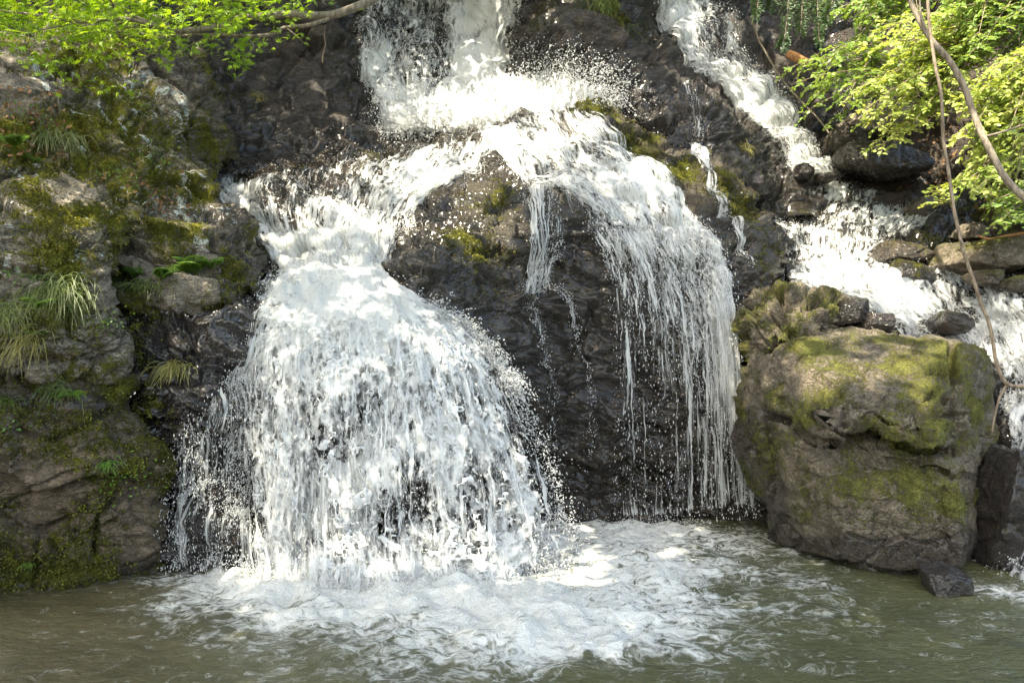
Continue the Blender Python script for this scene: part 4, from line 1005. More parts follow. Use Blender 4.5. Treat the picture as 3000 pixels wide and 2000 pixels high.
# ---- upper main fall and its plunge
upper = Flow([[(1010, -420), (1025, -120), (1035, 60), (1042, 190), (1075, 290), (1150, 400)], [(1130, -420), (1140, -120), (1130, 60), (1125, 190), (1160, 290), (1230, 410)], [(1250, -420), (1260, -120), (1250, 60), (1225, 190), (1235, 290), (1300, 410)],
              [(1350, -420), (1355, -120), (1345, 60), (1325, 190), (1320, 290), (1390, 405)], [(1450, -420), (1455, -120), (1445, 60), (1415, 190), (1420, 290), (1500, 400)], [(1560, -420), (1560, -120), (1532, 60), (1500, 190), (1530, 290), (1650, 390)]], cliff, res=0.02)
du = patches(upper.u, upper.v, 0.06, [(1410, -50, 80, 330, 0.8), (1400, 260, 120, 150, 0.65), (1400, -300, 90, 200, 0.8), (1090, 190, 60, 60, 0.55), (1180, 300, 90, 60, 0.5), (1290, 160, 36, 110, -0.45), (1220, 60, 60, 80, -0.15), (1250, 370, 190, 40, 0.6), (1030, 0, 30, 100, -.15), (1110, 60, 60, 50, -.15), (1210, 230, 40, 50, -.2), (1550, 350, 120, 50, .4)])
plunge = Flow([[(1080, 330, 11.5), (1130, 370, 11.4), (1170, 405, 11.3)], [(1230, 270, 11.7), (1260, 330, 11.5), (1280, 400, 11.3)], [(1420, 190, 11.6), (1440, 290, 11.4), (1450, 390, 11.15)], [(1590, 150, 11.3), (1610, 270, 11.1), (1620, 372, 10.95)], [(1730, 190, 11.1), (1740, 280, 10.95), (1720, 360, 10.85)], [(1850, 240, 11.0), (1830, 300, 10.9), (1790, 345, 10.85)]], res=0.02)
dp = patches(plunge.u, plunge.v, -0.42, [(1380, 350, 240, 80, 0.75), (1560, 310, 150, 80, 0.75), (1700, 320, 80, 50, 0.35), (1500, 260, 60, 60, .2)])
pu = np.array([1500, 1560, 1620, 1680, 1740, 1800, 1450, 1400, 1250, 1150]); pv = np.array([300, 280, 280, 290, 310, 330, 300, 330, 360, 375])
src = P3(pu, pv, np.array([11.3, 11.2, 11.1, 11.0, 10.9, 10.9, 11.4, 11.4, 11.5, 11.5]))
vel = np.array([(0.3, -0.4, 2.6), (0.5, -0.4, 2.9), (0.7, -0.4, 2.9), (0.9, -0.4, 2.8), (1.0, -0.4, 2.5), (1.1, -0.4, 2.2), (0, -0.4, 2.2), (-0.2, -0.4, 1.6), (-0.5, -0.4, 1.4), (-0.6, -0.4, 1.2)])
fall("waterfall", "tall upper fall bursting into spray behind the top of the dome", "waterfall", (-0.3, 11.6, 5.0), [],
     [splash(1700, src, vel, 0.6, 0.42, (0.002, 0.012)), droplets(upper, 6000, np.clip(0.6 - np.abs(du), 0, 1) + 0.03, (0.0, 0.25), (0.003, 0.010), (1.0, 2.8)),
      droplets(plunge, 5000, 0.6 + 0 * plunge.a, (0.0, 0.5), (0.003, 0.011), (0.8, 1.8))], None,
     [(M_far, upper.sheets(du, (0.03, 0.12, 0.21), 0.06, 31, 0.06, lf=5)), (M_lace, plunge.sheets(dp, (-0.1, 0.08, 0.26), 0.09, 33, 0.15, fade=(0.40, 0.14), lf=5))])

# ---- right fall sliding down the cliff
right = Flow([[(1830, -420), (1890, -60), (1925, 40), (1962, 120), (2000, 205), (2060, 240), (2140, 300), (2215, 350), (2265, 410), (2300, 480), (2325, 530)],
              [(1890, -420), (1930, -60), (1965, 40), (2005, 120), (2050, 195), (2120, 250), (2195, 305), (2265, 360), (2310, 420), (2345, 490), (2370, 535)],
              [(1950, -420), (1975, -60), (2025, 40), (2075, 110), (2120, 190), (2185, 250), (2250, 310), (2310, 370), (2355, 430), (2390, 490), (2415, 540)],
              [(2010, -420), (2030, -60), (2110, 35), (2155, 90), (2190, 165), (2245, 235), (2310, 300), (2360, 375), (2405, 420), (2445, 485), (2465, 540)]], cliff, res=0.02, lift=0.02)
dr = patches(right.u, right.v, 0.20, [(2085, 110, 40, 70, -0.5), (2130, 160, 26, 40, -.2), (1990, 60, 50, 150, 0.30), (2130, 280, 70, 40, 0.35), (2220, 330, 70, 40, 0.35), (2180, 225, 40, 30, -0.25), (2290, 460, 30, 60, -0.1), (2420, 440, 30, 60, 0.25), (2360, 500, 60, 40, .25)])
fall("waterfall", "long narrow fall slanting down the dark cliff to the upper right", "waterfall", (3.9, 11.3, 4.2), [],
     [droplets(right, 5000, np.clip(0.5 - np.abs(dr), 0, 1) + 0.03, (0.0, 0.18), (0.003, 0.010), (1.0, 2.6))], None, [(M_slide, right.sheets(dr, (0.02, 0.08, 0.14), 0.04, 41, 0.10))])
ribt = Flow([[(1985, 200), (1990, 260), (2020, 320), (2030, 400)], [(2015, 210), (2025, 260), (2060, 320), (2070, 400)]], rib, res=0.016)
fall("waterfall", "faint dribble down the dark rib above the mossy hump", "waterfall", (2.5, 10.9, 4.9), [], [droplets(ribt, 200, 1 + 0 * ribt.a, (0.0, 0.1), (0.003, 0.008), (1.0, 2.6))], None, [(M_strand, ribt.sheets(-0.12 + 0 * ribt.a, (0.03, 0.06), 0.02, 44, 0.2))])

# ---- stepped stream on the right
riffle = Flow([[(2320, 520), (2270, 600), (2230, 670), (2250, 715), (2275, 738)], [(2410, 520), (2400, 600), (2380, 670), (2380, 720), (2390, 742)], [(2530, 545), (2520, 610), (2490, 680), (2480, 722), (2480, 744)], [(2680, 570), (2640, 630), (2590, 685), (2560, 722), (2560, 746)], [(2850, 600), (2760, 645), (2680, 690), (2640, 722), (2630, 748)]], bed, res=0.018)
drf = patches(riffle.u, riffle.v, 0.0, [(2430, 570, 60, 40, 0.3), (2600, 640, 120, 40, 0.35), (2380, 700, 60, 30, 0.3), (2450, 738, 150, 10, 0.7), (2300, 640, 40, 60, 0.1), (2330, 600, 50, 50, -0.2), (2720, 640, 60, 25, 0.3), (2620, 715, 60, 16, -.5)])
steps = Flow([[(2285, 738), (2275, 790), (2300, 835), (2390, 880), (2540, 930), (2640, 985)], [(2420, 742), (2430, 800), (2480, 855), (2560, 905), (2700, 950), (2790, 1010)], [(2560, 750), (2585, 805), (2640, 855), (2740, 915), (2830, 985), (2890, 1060)],
              [(2720, 770), (2760, 815), (2830, 875), (2900, 950), (2950, 1040), (2985, 1140)], [(2920, 790), (2950, 840), (3010, 900), (3080, 970), (3130, 1060), (3170, 1180)]], bed, res=0.015, lift=0.0)
dst = patches(steps.u, steps.v, 0.14, [(2300, 780, 60, 40, -0.4), (2430, 810, 60, 60, 0.4), (2600, 910, 120, 50, 0.5), (2760, 935, 60, 30, -0.5), (2850, 890, 40, 30, -0.2), (2700, 850, 50, 30, -0.15), (2960, 900, 70, 60, .3), (2640, 770, 50, 20, -0.8)])
lower = Flow([[(2870, 1000), (2915, 1130), (2945, 1260), (2965, 1400), (2960, 1560), (2930, 1750)], [(2970, 1000), (3000, 1130), (3020, 1260), (3030, 1400), (3020, 1560), (3000, 1770)], [(3100, 1020), (3110, 1150), (3120, 1280), (3120, 1420), (3110, 1580), (3090, 1790)]], bed, res=0.014)
dlo = patches(lower.u, lower.v, 0.08, [(2950, 1260, 50, 50, 0.4), (2930, 1500, 70, 200, -0.6), (2960, 1130, 30, 50, -0.2), (2985, 1650, 40, 120, 0.3), (2940, 1400, 60, 60, -.3)])
fall("cascade", "stepped cascade foaming around the back and right side of the boulder", "cascade", (3.8, 7.2, 0.0), [],
     [droplets(riffle, 2500, np.clip(0.5 - np.abs(drf), 0, 1) + 0.03, (0.0, 0.08), (0.002, 0.007), (0.8, 1.8)), droplets(steps, 4000, np.clip(0.6 - np.abs(dst - .1), 0, 1) + 0.03, (0.0, 0.22), (0.002, 0.008), (0.9, 2.0)),
      droplets(lower, 2500, 0.4 + 0 * lower.a, (0.0, 0.2), (0.002, 0.008), (1.0, 2.5))], None,
     [(M_slide, riffle.sheets(drf, (0.01, 0.04), 0.02, 51, 0.05)), (M_lace, steps.sheets(dst, (0.02, 0.07, 0.12), 0.04, 52, 0.05)), (M_lace, lower.sheets(dlo, (0.02, 0.08, 0.14), 0.035, 53, 0.06))])
# ------------------------------------------------------------------ pool
def pool_material():
    t = NT("pool_water")
    p = t.pos()
    foam_a = t.attr("foam")
    q = t.scalevec(p, (1.0, 1.25, 1.0))
    w = t.noise(q, 1.6, 3, 0.6, 0, 1)
    qq = t.mix(0.30, q, w)
    n1 = t.noise(qq, 7.5, 8, 0.68, 0.9)
    rd = t.math('SUBTRACT', 1.0, t.math('MULTIPLY', t.math('ABSOLUTE', t.math('SUBTRACT', t.noise(qq, 6.0, 6, 0.6, 1.4), 0.5)), 6.5))
    fin = t.noise(p, 60, 4, 0.7)
    val = t.math('ADD', t.math('MULTIPLY', t.math('SUBTRACT', n1, 0.5), 2.0), t.math('MULTIPLY', rd, 0.68))
    val = t.math('ADD', val, t.math('MULTIPLY', t.math('SUBTRACT', fin, 0.5), 0.5))
    val = t.math('ADD', val, foam_a)
    foam = t.math('MULTIPLY', t.step(val, 0.15, 1.15), 0.95)
    brown = (0.090, 0.078, 0.042); green = (0.074, 0.077, 0.034); grey = (0.090, 0.094, 0.062)
    sx = t.n("ShaderNodeSeparateXYZ"); t.l(p, sx.inputs[0])
    side = t.step(t.math('ADD', sx.outputs[0], t.math('MULTIPLY', t.noise(p, 0.6, 3, 0.5), 1.5)), -2.2, 0.4)
    col = t.mix(side, brown, green)
    col = t.mix(t.math('MULTIPLY', t.step(foam_a, -0.6, 0.3), 0.75), col, grey)
    col = t.mix(t.step(t.noise(p, 1.1, 4, 0.6), 0.4, 0.75), col, t.mix(1.0, col, (0.6, 0.62, 0.6), 'MULTIPLY'))
    b = t.n("ShaderNodeBsdfPrincipled")
    t.put(b.inputs["Base Color"], col)
    b.inputs["Roughness"].default_value = 0.06
    b.inputs["IOR"].default_value = 1.33
    rip = t.math('ADD', t.math('MULTIPLY', t.noise(t.scalevec(p, (1, 1.8, 1)), 8, 5, 0.62, 0.5), 1.0), t.math('MULTIPLY', t.noise(t.scalevec(p, (1, 1.5, 1)), 30, 4, 0.65), 0.45))
    t.l(t.bump(rip, 0.9, 0.040), b.inputs["Normal"])
    f = t.n("ShaderNodeBsdfDiffuse"); t.put(f.inputs[0], (0.72, 0.73, 0.70))
    t.l(t.bump(t.math('ADD', val, t.math('MULTIPLY', fin, 0.5)), 0.7, 0.04), f.inputs["Normal"])
    m = t.n("ShaderNodeMixShader"); t.l(foam, m.inputs[0]); t.l(b.outputs[0], m.inputs[1]); t.l(f.outputs[0], m.inputs[2])
    return t.finish(m.outputs[0])
M_pool = pool_material()

def foam_field(X, Y):
    """how much froth lies at a place on the pool: strong below the curtain and veil, trailing out to the near right"""
    Q = np.stack([X, Y, 0 * X], -1)
    w = 0.45 * np.stack([fbm(Q * 0.9 + 3, 3), fbm(Q * 0.9 + 33, 3)], -1)
    x, y = X + w[..., 0], Y + w[..., 1]
    def e(cx, cy, rx, ry, s): return s * np.exp(-(((x - cx) / rx) ** 2 + ((y - cy) / ry) ** 2))
    f = -0.56 + e(-1.3, 6.25, 1.6, 0.40, 1.2) + e(-0.5, 5.8, 1.1, 0.50, 0.80) + e(-1.9, 5.75, 0.9, 0.3, 0.35) + e(0.15, 5.5, 0.7, 0.5, 0.5) + e(0.9, 7.8, 1.5, 1.0, 0.95) + e(1.9, 8.1, 0.7, 0.5, 0.5) + e(-2.2, 6.35, 0.8, 0.35, 0.55)
    f = f + e(0.9, 5.9, 1.1, 0.8, 0.65) + e(0.7, 5.1, 0.8, 0.35, 0.5) + e(-0.4, 4.9, 1.3, 0.35, 0.42) + e(-1.5, 5.5, 1.0, 0.35, 0.45) + e(1.7, 6.6, 0.6, 0.3, 0.5) + e(4.1, 6.2, 0.45, 0.25, 1.0) + e(3.9, 5.4, 0.7, 0.5, 0.42) + e(0.3, 6.9, 1.0, 0.5, 0.35)
    f = f + e(-0.2, 5.0, 1.9, 0.5, 0.24) + e(0.9, 5.5, 1.4, 0.5, 0.24) + e(1.6, 6.9, 1.0, 0.9, 0.35)
    return f
def pool_height(X, Y, foam):
    Q = np.stack([X, Y, 0 * X], -1)
    turb = np.clip(foam + 0.75, 0.08, 1.6)
    h = 0.018 * fbm(Q * np.array([1.6, 2.6, 1]) + 5, 4, 0.55) * (0.6 + turb)
    h = h + 0.016 * turb * ridged(Q * np.array([2.6, 3.4, 1]) + 0.3 * fbm(Q * 1.5, 2)[..., None], 3, 0.5) - 0.012 * turb + 0.020 * turb * fbm(Q * 3.1 + 31, 3)
    h = h + 0.10 * np.clip(foam, 0, 1) * (0.4 + np.clip(fbm(Q * 2.2 + 70, 3), -0.5, 1))
    return h
xs = np.concatenate([np.linspace(-40, -5.2, 30), np.linspace(-5.1, 5.3, 760), np.linspace(5.5, 40, 30)])
ys = np.concatenate([np.linspace(-40, 3.6, 40), np.linspace(3.65, 9.3, 420), np.linspace(9.5, 12, 8)])
X, Y = np.meshgrid(xs, ys)
FO = foam_field(X, Y)
Z = pool_height(X, Y, FO)
n0, n1 = X.shape
ix = np.arange(n0 * n1).reshape(n0, n1)
Fq = np.stack([ix[:-1, :-1], ix[:-1, 1:], ix[1:, 1:], ix[1:, :-1]], -1).reshape(-1, 4)
o = mesh_obj("water", np.stack([X, Y, Z], -1).reshape(-1, 3), Fq, M_pool, None, {"foam": FO.ravel()})
tag(o, kind="structure")
# froth heaped where the curtain strikes
def world_flow(fl, lst):  # streamlines given on the pool plane
    return lst
class PoolFlow(Flow):
    def __init__(s, x0, x1, y0, y1, res):
        s.na = int((x1 - x0) / res); s.nb = int((y1 - y0) / res)
        X, Y = np.meshgrid(np.linspace(x0, x1, s.na), np.linspace(y0, y1, s.nb), indexing='ij')
        s.fo = foam_field(X, Y)
        s.P = np.stack([X, Y, pool_height(X, Y, s.fo) - 0.02], -1)
        s.N = np.zeros_like(s.P); s.N[..., 2] = 1
        s.T = np.zeros_like(s.P); s.T[..., 1] = -1
        s.S, s.L = X, Y
        s.a = (X - x0) / (x1 - x0); s.b = (Y - y0) / (y1 - y0)
pf = PoolFlow(-3.4, 2.2, 4.9, 8.4, 0.014)
V, Q = pf.shell(np.clip(pf.fo * 1.0 - 1.25, -1.6, 0.0), 0.08, 6, (7.5, 8.5), seed=61, drop=1.3, edge=0.02)
P, T = pf.scatter(6000, np.clip(pf.fo, 0, 1) ** 1.5, (0.02, 0.16))
T = np.tile(np.array([0, 0, 1.0]), (len(P), 1)) + rng.normal(0, 0.6, P.shape)
sv, sf = drops(P, T, rng.uniform(0.002, 0.006, len(P)), rng.uniform(1, 2.2, len(P)))
V2, F2 = join([(V, quads_to_tris(Q)), (sv, sf)])
o = mesh_obj("froth", V2, F2, M_white)
tag(rebase(o), "heaped white froth boiling on the pool under the curtain", "foam", kind="stuff")
# bed of the gorge below everything
gx = np.linspace(-300, 300, 61)
X, Y = np.meshgrid(gx, gx)
Zg = np.full(X.shape, -1.2) + 0.25 * fbm(np.stack([X, Y, 0 * X], -1) * 0.05, 3)
n0, n1 = X.shape
ix = np.arange(n0 * n1).reshape(n0, n1)
o = mesh_obj("ground", np.stack([X, Y, Zg], -1).reshape(-1, 3), np.stack([ix[:-1, :-1], ix[:-1, 1:], ix[1:, 1:], ix[1:, :-1]], -1).reshape(-1, 4), M_earth, None,
             {"wet": np.full(X.size, 0.8), "moss": np.full(X.size, 0.3), "lichen": np.full(X.size, -1.0)})
tag(o, kind="structure")
# ------------------------------------------------------------------ loose rocks
def ico(sub):
    import bmesh
    bm = bmesh.new(); bmesh.ops.create_icosphere(bm, subdivisions=sub, radius=1.0)
    V = np.array([v.co[:] for v in bm.verts]); F = np.array([[v.index for v in f.verts] for f in bm.faces]); bm.free()
    return V, F
_ico5 = ico(6)
def loose_rock(name, label, box, y, deep, mat, wet=0.5, moss=0.1, seed=1, blocky=3.0, tilt=(0, 0, 0), facet=0.24, cat="rock", group=None):
    u0, v0, u1, v1 = box
    V, F = _ico5
    c = P3((u0 + u1) / 2, (v0 + v1) / 2, y)
    r = np.array([(u1 - u0) / 2 / FPX * y, deep / 2, (v1 - v0) / 2 / FPX * y])
    # a block broken along a handful of planes
    pr = np.random.default_rng(seed * 13 + 5)
    K = pr.normal(size=(15, 3)); K /= np.linalg.norm(K, axis=1, keepdims=True)
    K = np.concatenate([K, np.eye(3), -np.eye(3)]); dk = np.concatenate([pr.uniform(0.78, 1.05, 15), pr.uniform(0.85, 1.0, 6)])
    q = np.clip(V @ K.T, 0.02, None) / dk
    n = (q ** 26).sum(1) ** (-1 / 26)
    D = V * n[:, None] * r
    D = D @ rotm(*tilt).T
    sc = r.mean()
    F1, F2, rnd, off = worley(D / sc * 1.1 + seed * 7.7)
    d = facet * ((rnd[:, 0] - 0.5) + 0.7 * (off * (rnd[:, 1:4] - 0.5) * 2).sum(1)) - 0.05 * (1 - smooth(F2 - F1, 0, 0.15))
    F1, F2, rnd, off = worley(D / sc * 3.0 + seed * 3.1)
    d = d + 0.35 * facet * ((rnd[:, 0] - 0.5) + 0.7 * (off * (rnd[:, 1:4] - 0.5) * 2).sum(1))
    d = 0.45 * d + 0.06 * fbm(D / sc * 0.9 + seed, 3) + 0.03 * ridged(D / sc * 4 + seed, 3)
    W = c + D + V * (d * sc)[:, None]
    nn = fbm(W * 2.0 + seed, 3)
    o = mesh_obj(name, W, F, mat, None, {"wet": wet + 0.3 * nn, "moss": moss + 0.4 * fbm(W * 2.5 + 4, 3) + 0.25 * V[:, 2] * (moss > 0.15), "lichen": np.full(len(W), -0.7)})
    tag(rebase(o), label, cat, group)
    return o
loose_rock("rock", "long flat topped dark rock lying right of the foot of the right fall", (2440, 436, 2725, 524), 11.1, 1.3, M_cliff, 0.6, 0.05, 1, 5, (0, 4, 8), 0.14)
loose_rock("rock", "grey leaning rock wedged beside the foot of the right fall", (2412, 388, 2530, 462), 11.5, 0.8, M_cliff, 0.4, 0.12, 2, 2.6, (0, 18, 0))
loose_rock("rock", "large shadowed rock under the hanging shrub branches", (2465, 318, 2660, 402), 12.0, 1.2, M_mossy, 0.3, 0.12, 3, 2.6, (0, -8, 0))
loose_rock("rock", "small dark stone splitting the foot of the right fall", (2328, 482, 2380, 528), 10.95, 0.35, M_wet, 1.0, 0.0, 4, 2.6)
loose_rock("rock", "rounded wet stone just right of the split in the right fall", (2398, 506, 2444, 536), 10.95, 0.4, M_wet, 1.0, 0.0, 5, 2.4)
loose_rock("rock", "flat topped dark rock with a yellow rim across the cascade step", (2556, 712, 2744, 776), 9.35, 0.7, M_boulder, 0.8, 0.25, 6, 4, (0, 6, 0), 0.15)
loose_rock("rock", "round dark mossy stone under the flat rock in the cascade", (2606, 756, 2712, 846), 8.95, 0.55, M_wet, 0.7, 0.28, 7, 2.4, (0, 0, 0), 0.12)
loose_rock("rock", "sunlit mossy rock shelf at the right edge above the cascade", (2738, 690, 3060, 806), 8.95, 1.0, M_boulder, 0.2, 0.42, 8, 3.2, (0, -8, 0), 0.18)
loose_rock("rock", "small rock below the sunlit mossy shelf", (2846, 792, 2934, 842), 8.5, 0.45, M_boulder, 0.6, 0.3, 9, 2.5)
loose_rock("rock", "green topped rock at the right edge of the cascade", (2928, 806, 3040, 866), 8.3, 0.6, M_boulder, 0.5, 0.4, 10, 2.5)
loose_rock("rock", "bare black rock poking up behind the boulder beside white water", (2428, 866, 2540, 952), 7.95, 0.5, M_wet, 0.9, 0.02, 11, 2.8, (0, -10, 0), 0.2)
loose_rock("rock", "low dark stone between the black rock and the boulder top", (2508, 916, 2600, 982), 7.9, 0.45, M_wet, 0.8, 0.15, 12, 2.4)
loose_rock("rock", "wet lump half drowned in the cascade behind the boulder", (2732, 916, 2822, 985), 8.25, 0.5, M_wet, 1.0, 0.1, 13, 2.2)
loose_rock("rock", "square wet stone at the waterline under the boulder's right corner", (2706, 1656, 2830, 1745), 6.2, 0.4, M_wet, 0.9, 0.05, 14, 3, (0, -12, 0), 0.2)
loose_rock("rock", "tall dark wet rock between the boulder and the right edge cascade", (2880, 1290, 2990, 1730), 6.85, 0.6, M_wet, 0.9, 0.08, 15, 2.8, (0, 4, 0), 0.2)
loose_rock("rock", "brown stone under the sprig on the right bank", (2660, 580, 2760, 640), 10.6, 0.5, M_mossy, 0.5, 0.2, 16, 2.4)
loose_rock("rock", "pale sunlit stone on the right bank beside the thin trunk", (2800, 655, 2890, 705), 9.6, 0.4, M_boulder, 0.1, 0.1, 17, 2.6)
loose_rock("rock", "mossy stone tucked under the bright shrub at the right edge", (2880, 590, 3010, 668), 9.8, 0.6, M_boulder, 0.2, 0.45, 18, 2.4)
# ------------------------------------------------------------------ plants
def leaf_material(name, col, back=0.5, var=0.25, rough=0.45, hue2=None):
    t = NT(name)
    p = t.pos()
    ln = t.noise(p, 3.0, 2, 0.5)
    hi = t.noise(p, 28, 1, 0.5)
    c2 = hue2 or tuple(min(1, c * 1.5) for c in col)
    dk = tuple(c * 0.6 for c in col)
    c = t.mix(t.step(ln, 0.35, 0.65), col, c2)
    c = t.mix(t.step(hi, 0.45, 0.7), c, t.mix(0.5, c, dk))
    d = t.n("ShaderNodeBsdfPrincipled"); t.put(d.inputs["Base Color"], c); d.inputs["Roughness"].default_value = rough
    tr = t.n("ShaderNodeBsdfTranslucent"); t.put(tr.inputs[0], t.mix(1.0, c, (1.35, 1.25, 0.55), 'MULTIPLY'))
    m = t.n("ShaderNodeMixShader"); m.inputs[0].default_value = back
    t.l(d.outputs[0], m.inputs[1]); t.l(tr.outputs[0], m.inputs[2])
    return t.finish(m.outputs[0])
M_maple = leaf_material("maple_leaf", (0.18, 0.32, 0.028), 0.5, hue2=(0.32, 0.45, 0.045))
M_shrub = leaf_material("shrub_leaf", (0.13, 0.22, 0.05), 0.42, hue2=(0.24, 0.34, 0.08))
M_shrub2 = leaf_material("pale_shrub_leaf", (0.25, 0.34, 0.085), 0.45, hue2=(0.43, 0.49, 0.16))
M_needle = leaf_material("conifer_needle", (0.040, 0.085, 0.030), 0.25, hue2=(0.070, 0.13, 0.045))
M_fern = leaf_material("fern_leaf", (0.09, 0.19, 0.028), 0.4, hue2=(0.16, 0.28, 0.045))
M_grass = leaf_material("grass_blade", (0.085, 0.13, 0.030), 0.35, hue2=(0.15, 0.19, 0.05))
M_straw = leaf_material("dry_grass_blade", (0.19, 0.19, 0.045), 0.35, hue2=(0.28, 0.25, 0.08))
M_canopy = leaf_material("canopy_leaf", (0.06, 0.12, 0.02), 0.35)
def bark_material(name, a, b):
    t = NT(name); p = t.pos()
    n = t.noise(t.scalevec(p, (1, 1, 0.3)), 40, 5, 0.7)
    bb = t.n("ShaderNodeBsdfPrincipled"); t.put(bb.inputs["Base Color"], t.mix(t.step(n, 0.35, 0.65), a, b)); bb.inputs["Roughness"].default_value = 0.8
    t.l(t.bump(n, 0.6, 0.01), bb.inputs["Normal"])
    return t.finish(bb.outputs[0])
M_bark = bark_material("bark", (0.10, 0.078, 0.052), (0.24, 0.20, 0.15))
M_palebark = bark_material("pale_bark", (0.11, 0.08, 0.05), (0.26, 0.20, 0.14))
M_deadwood = bark_material("dead_wood", (0.25, 0.11, 0.04), (0.42, 0.22, 0.09))

def frames(T, up):
    """orthonormal frames: T along the leaf, N roughly 'up'"""
    T = T / (np.linalg.norm(T, axis=1, keepdims=True) + 1e-9)
    S = np.cross(T, up); S /= np.linalg.norm(S, axis=1, keepdims=True) + 1e-9
    return T, S, np.cross(S, T)

def place(template_v, template_f, P, T, up, size):
    """copies of one small leaf shape (x along, y across, z up) merged into a crown"""
    T, S, N = frames(T, up)
    n, k = len(P), len(template_v)
    V = P[:, None, :] + size[:, None, None] * (template_v[None, :, 0:1] * T[:, None, :] + template_v[None, :, 1:2] * S[:, None, :] + template_v[None, :, 2:3] * N[:, None, :])
    F = (np.arange(n) * k)[:, None, None] + template_f[None]
    return V.reshape(-1, 3), F.reshape(-1, template_f.shape[1])

LEAF_V = np.array([[0, 0, 0], [0.3, 0.19, 0.05], [0.3, -0.19, 0.05], [0.68, 0.17, 0.04], [0.68, -0.17, 0.04], [1, 0, -0.06], [0.33, 0, 0], [0.68, 0, -0.01]])
LEAF_F = np.array([[0, 6, 1], [0, 2, 6], [6, 7, 1], [1, 7, 3], [6, 2, 7], [2, 4, 7], [3, 7, 5], [7, 4, 5]])
def _maple():
    ang = [0, 38, 76, 122]; ln = [1.0, 0.92, 0.72, 0.42]
    pts = []
    for k in range(-3, 4):
        a = ang[abs(k)] * (1 if k >= 0 else -1); l = ln[abs(k)]
        pts.append((a, l))
    rim = []
    for j, (a, l) in enumerate(pts):
        rim.append((l * cos(radians(a)), l * sin(radians(a)), -0.14 * l))
        if j < len(pts) - 1:
            m = (a + pts[j + 1][0]) / 2; w = 0.30 * min(l, pts[j + 1][1]) + 0.06
            rim.append((w * cos(radians(m)), w * sin(radians(m)), 0.02))
    V = np.array([(0, 0, 0)] + rim)
    F = np.array([[0, i, i + 1] for i in range(1, len(rim))])
    return V, F
MAPLE_V, MAPLE_F = _maple()

def plant_root(name, label, cat, at, group=None):
    e = bpy.data.objects.new(name, None); scene.collection.objects.link(e); e.location = at; e.empty_display_size = 0.1
    return tag(e, label, cat, group)
def part(nm, V, F, mat, root, kind=None):
    o = mesh_obj(nm, np.asarray(V) - np.array(root.location), F, mat); o.parent = root
    if kind: o["kind"] = kind
    return o

def path3(ln, n=24):
    L = cr1(np.array(ln, float), n)
    return P3(L[:, 0], L[:, 1], L[:, 2])
def limb(ln, r0, r1, n=24, knob=0.12):
    P = path3(ln, n); k = rng.integers(0, 99)
    P = P + 0.012 * np.stack([perlin(P * 3 + k), perlin(P * 3 + k + 20), perlin(P * 3 + k + 40)], 1)
    r = np.linspace(r0, r1, n) * (1 + knob * perlin(P * 9 + k))
    return P, r

# ---- maple branch, upper left
maple = plant_root("maple_tree", "bright green maple bough reaching in across the upper left corner", "tree", (1.2, 7.2, 6.2))
mains = [([(1900, -900, 7.6), (1500, -420, 6.6), (1220, -120, 5.9), (1110, -14, 5.6), (1040, 20, 5.5), (960, 47, 5.45), (830, 46, 5.4), (700, 55, 5.3), (650, 76, 5.3), (560, 86, 5.2), (480, 82, 5.1), (420, 62, 5.05), (330, 54, 5.0), (240, 62, 4.9), (110, 45, 4.85), (-60, 25, 4.8)], 0.040, 0.006),
         ([(965, 55, 5.45), (900, 74, 5.4), (830, 80, 5.4), (790, 100, 5.35), (640, 103, 5.3), (500, 104, 5.3), (390, 96, 5.25), (300, 90, 5.2), (200, 120, 5.1)], 0.017, 0.004),
         ([(560, 86, 5.2), (500, 105, 5.15), (440, 118, 5.1), (370, 140, 5.05)], 0.010, 0.003), ([(500, 118, 5.3), (470, 140, 5.25), (420, 170, 5.2), (358, 186, 5.15)], 0.010, 0.003),
         ([(640, 75, 5.3), (625, 40, 5.2), (600, 10, 5.1), (540, -30, 5.0)], 0.010, 0.004), ([(430, 62, 5.05), (380, 40, 5.0), (330, 10, 4.9), (300, -30, 4.8)], 0.010, 0.004),
         ([(330, 88, 5.2), (250, 100, 5.1), (180, 120, 5.0), (125, 140, 4.95)], 0.007, 0.002), ([(240, 62, 4.9), (160, 80, 4.85), (60, 95, 4.8), (0, 105, 4.75)], 0.007, 0.002),
         ([(700, 100, 5.3), (740, 130, 5.3), (725, 160, 5.3), (705, 190, 5.3)], 0.005, 0.002), ([(830, 80, 5.4), (860, 100, 5.4), (885, 120, 5.4)], 0.005, 0.002),
         ([(620, 103, 5.3), (560, 130, 5.3), (520, 160, 5.25), (485, 192, 5.2)], 0.005, 0.002), ([(800, 45, 5.4), (780, 10, 5.3), (740, -30, 5.2), (640, -120, 5.1)], 0.012, 0.004)]
pr = [limb(l, a, b, 40 if len(l) > 8 else 20) for l, a, b in mains]
V, F = tubes([p for p, r in pr], [r for p, r in pr], 7)
part("branch", V, F, M_bark, maple)
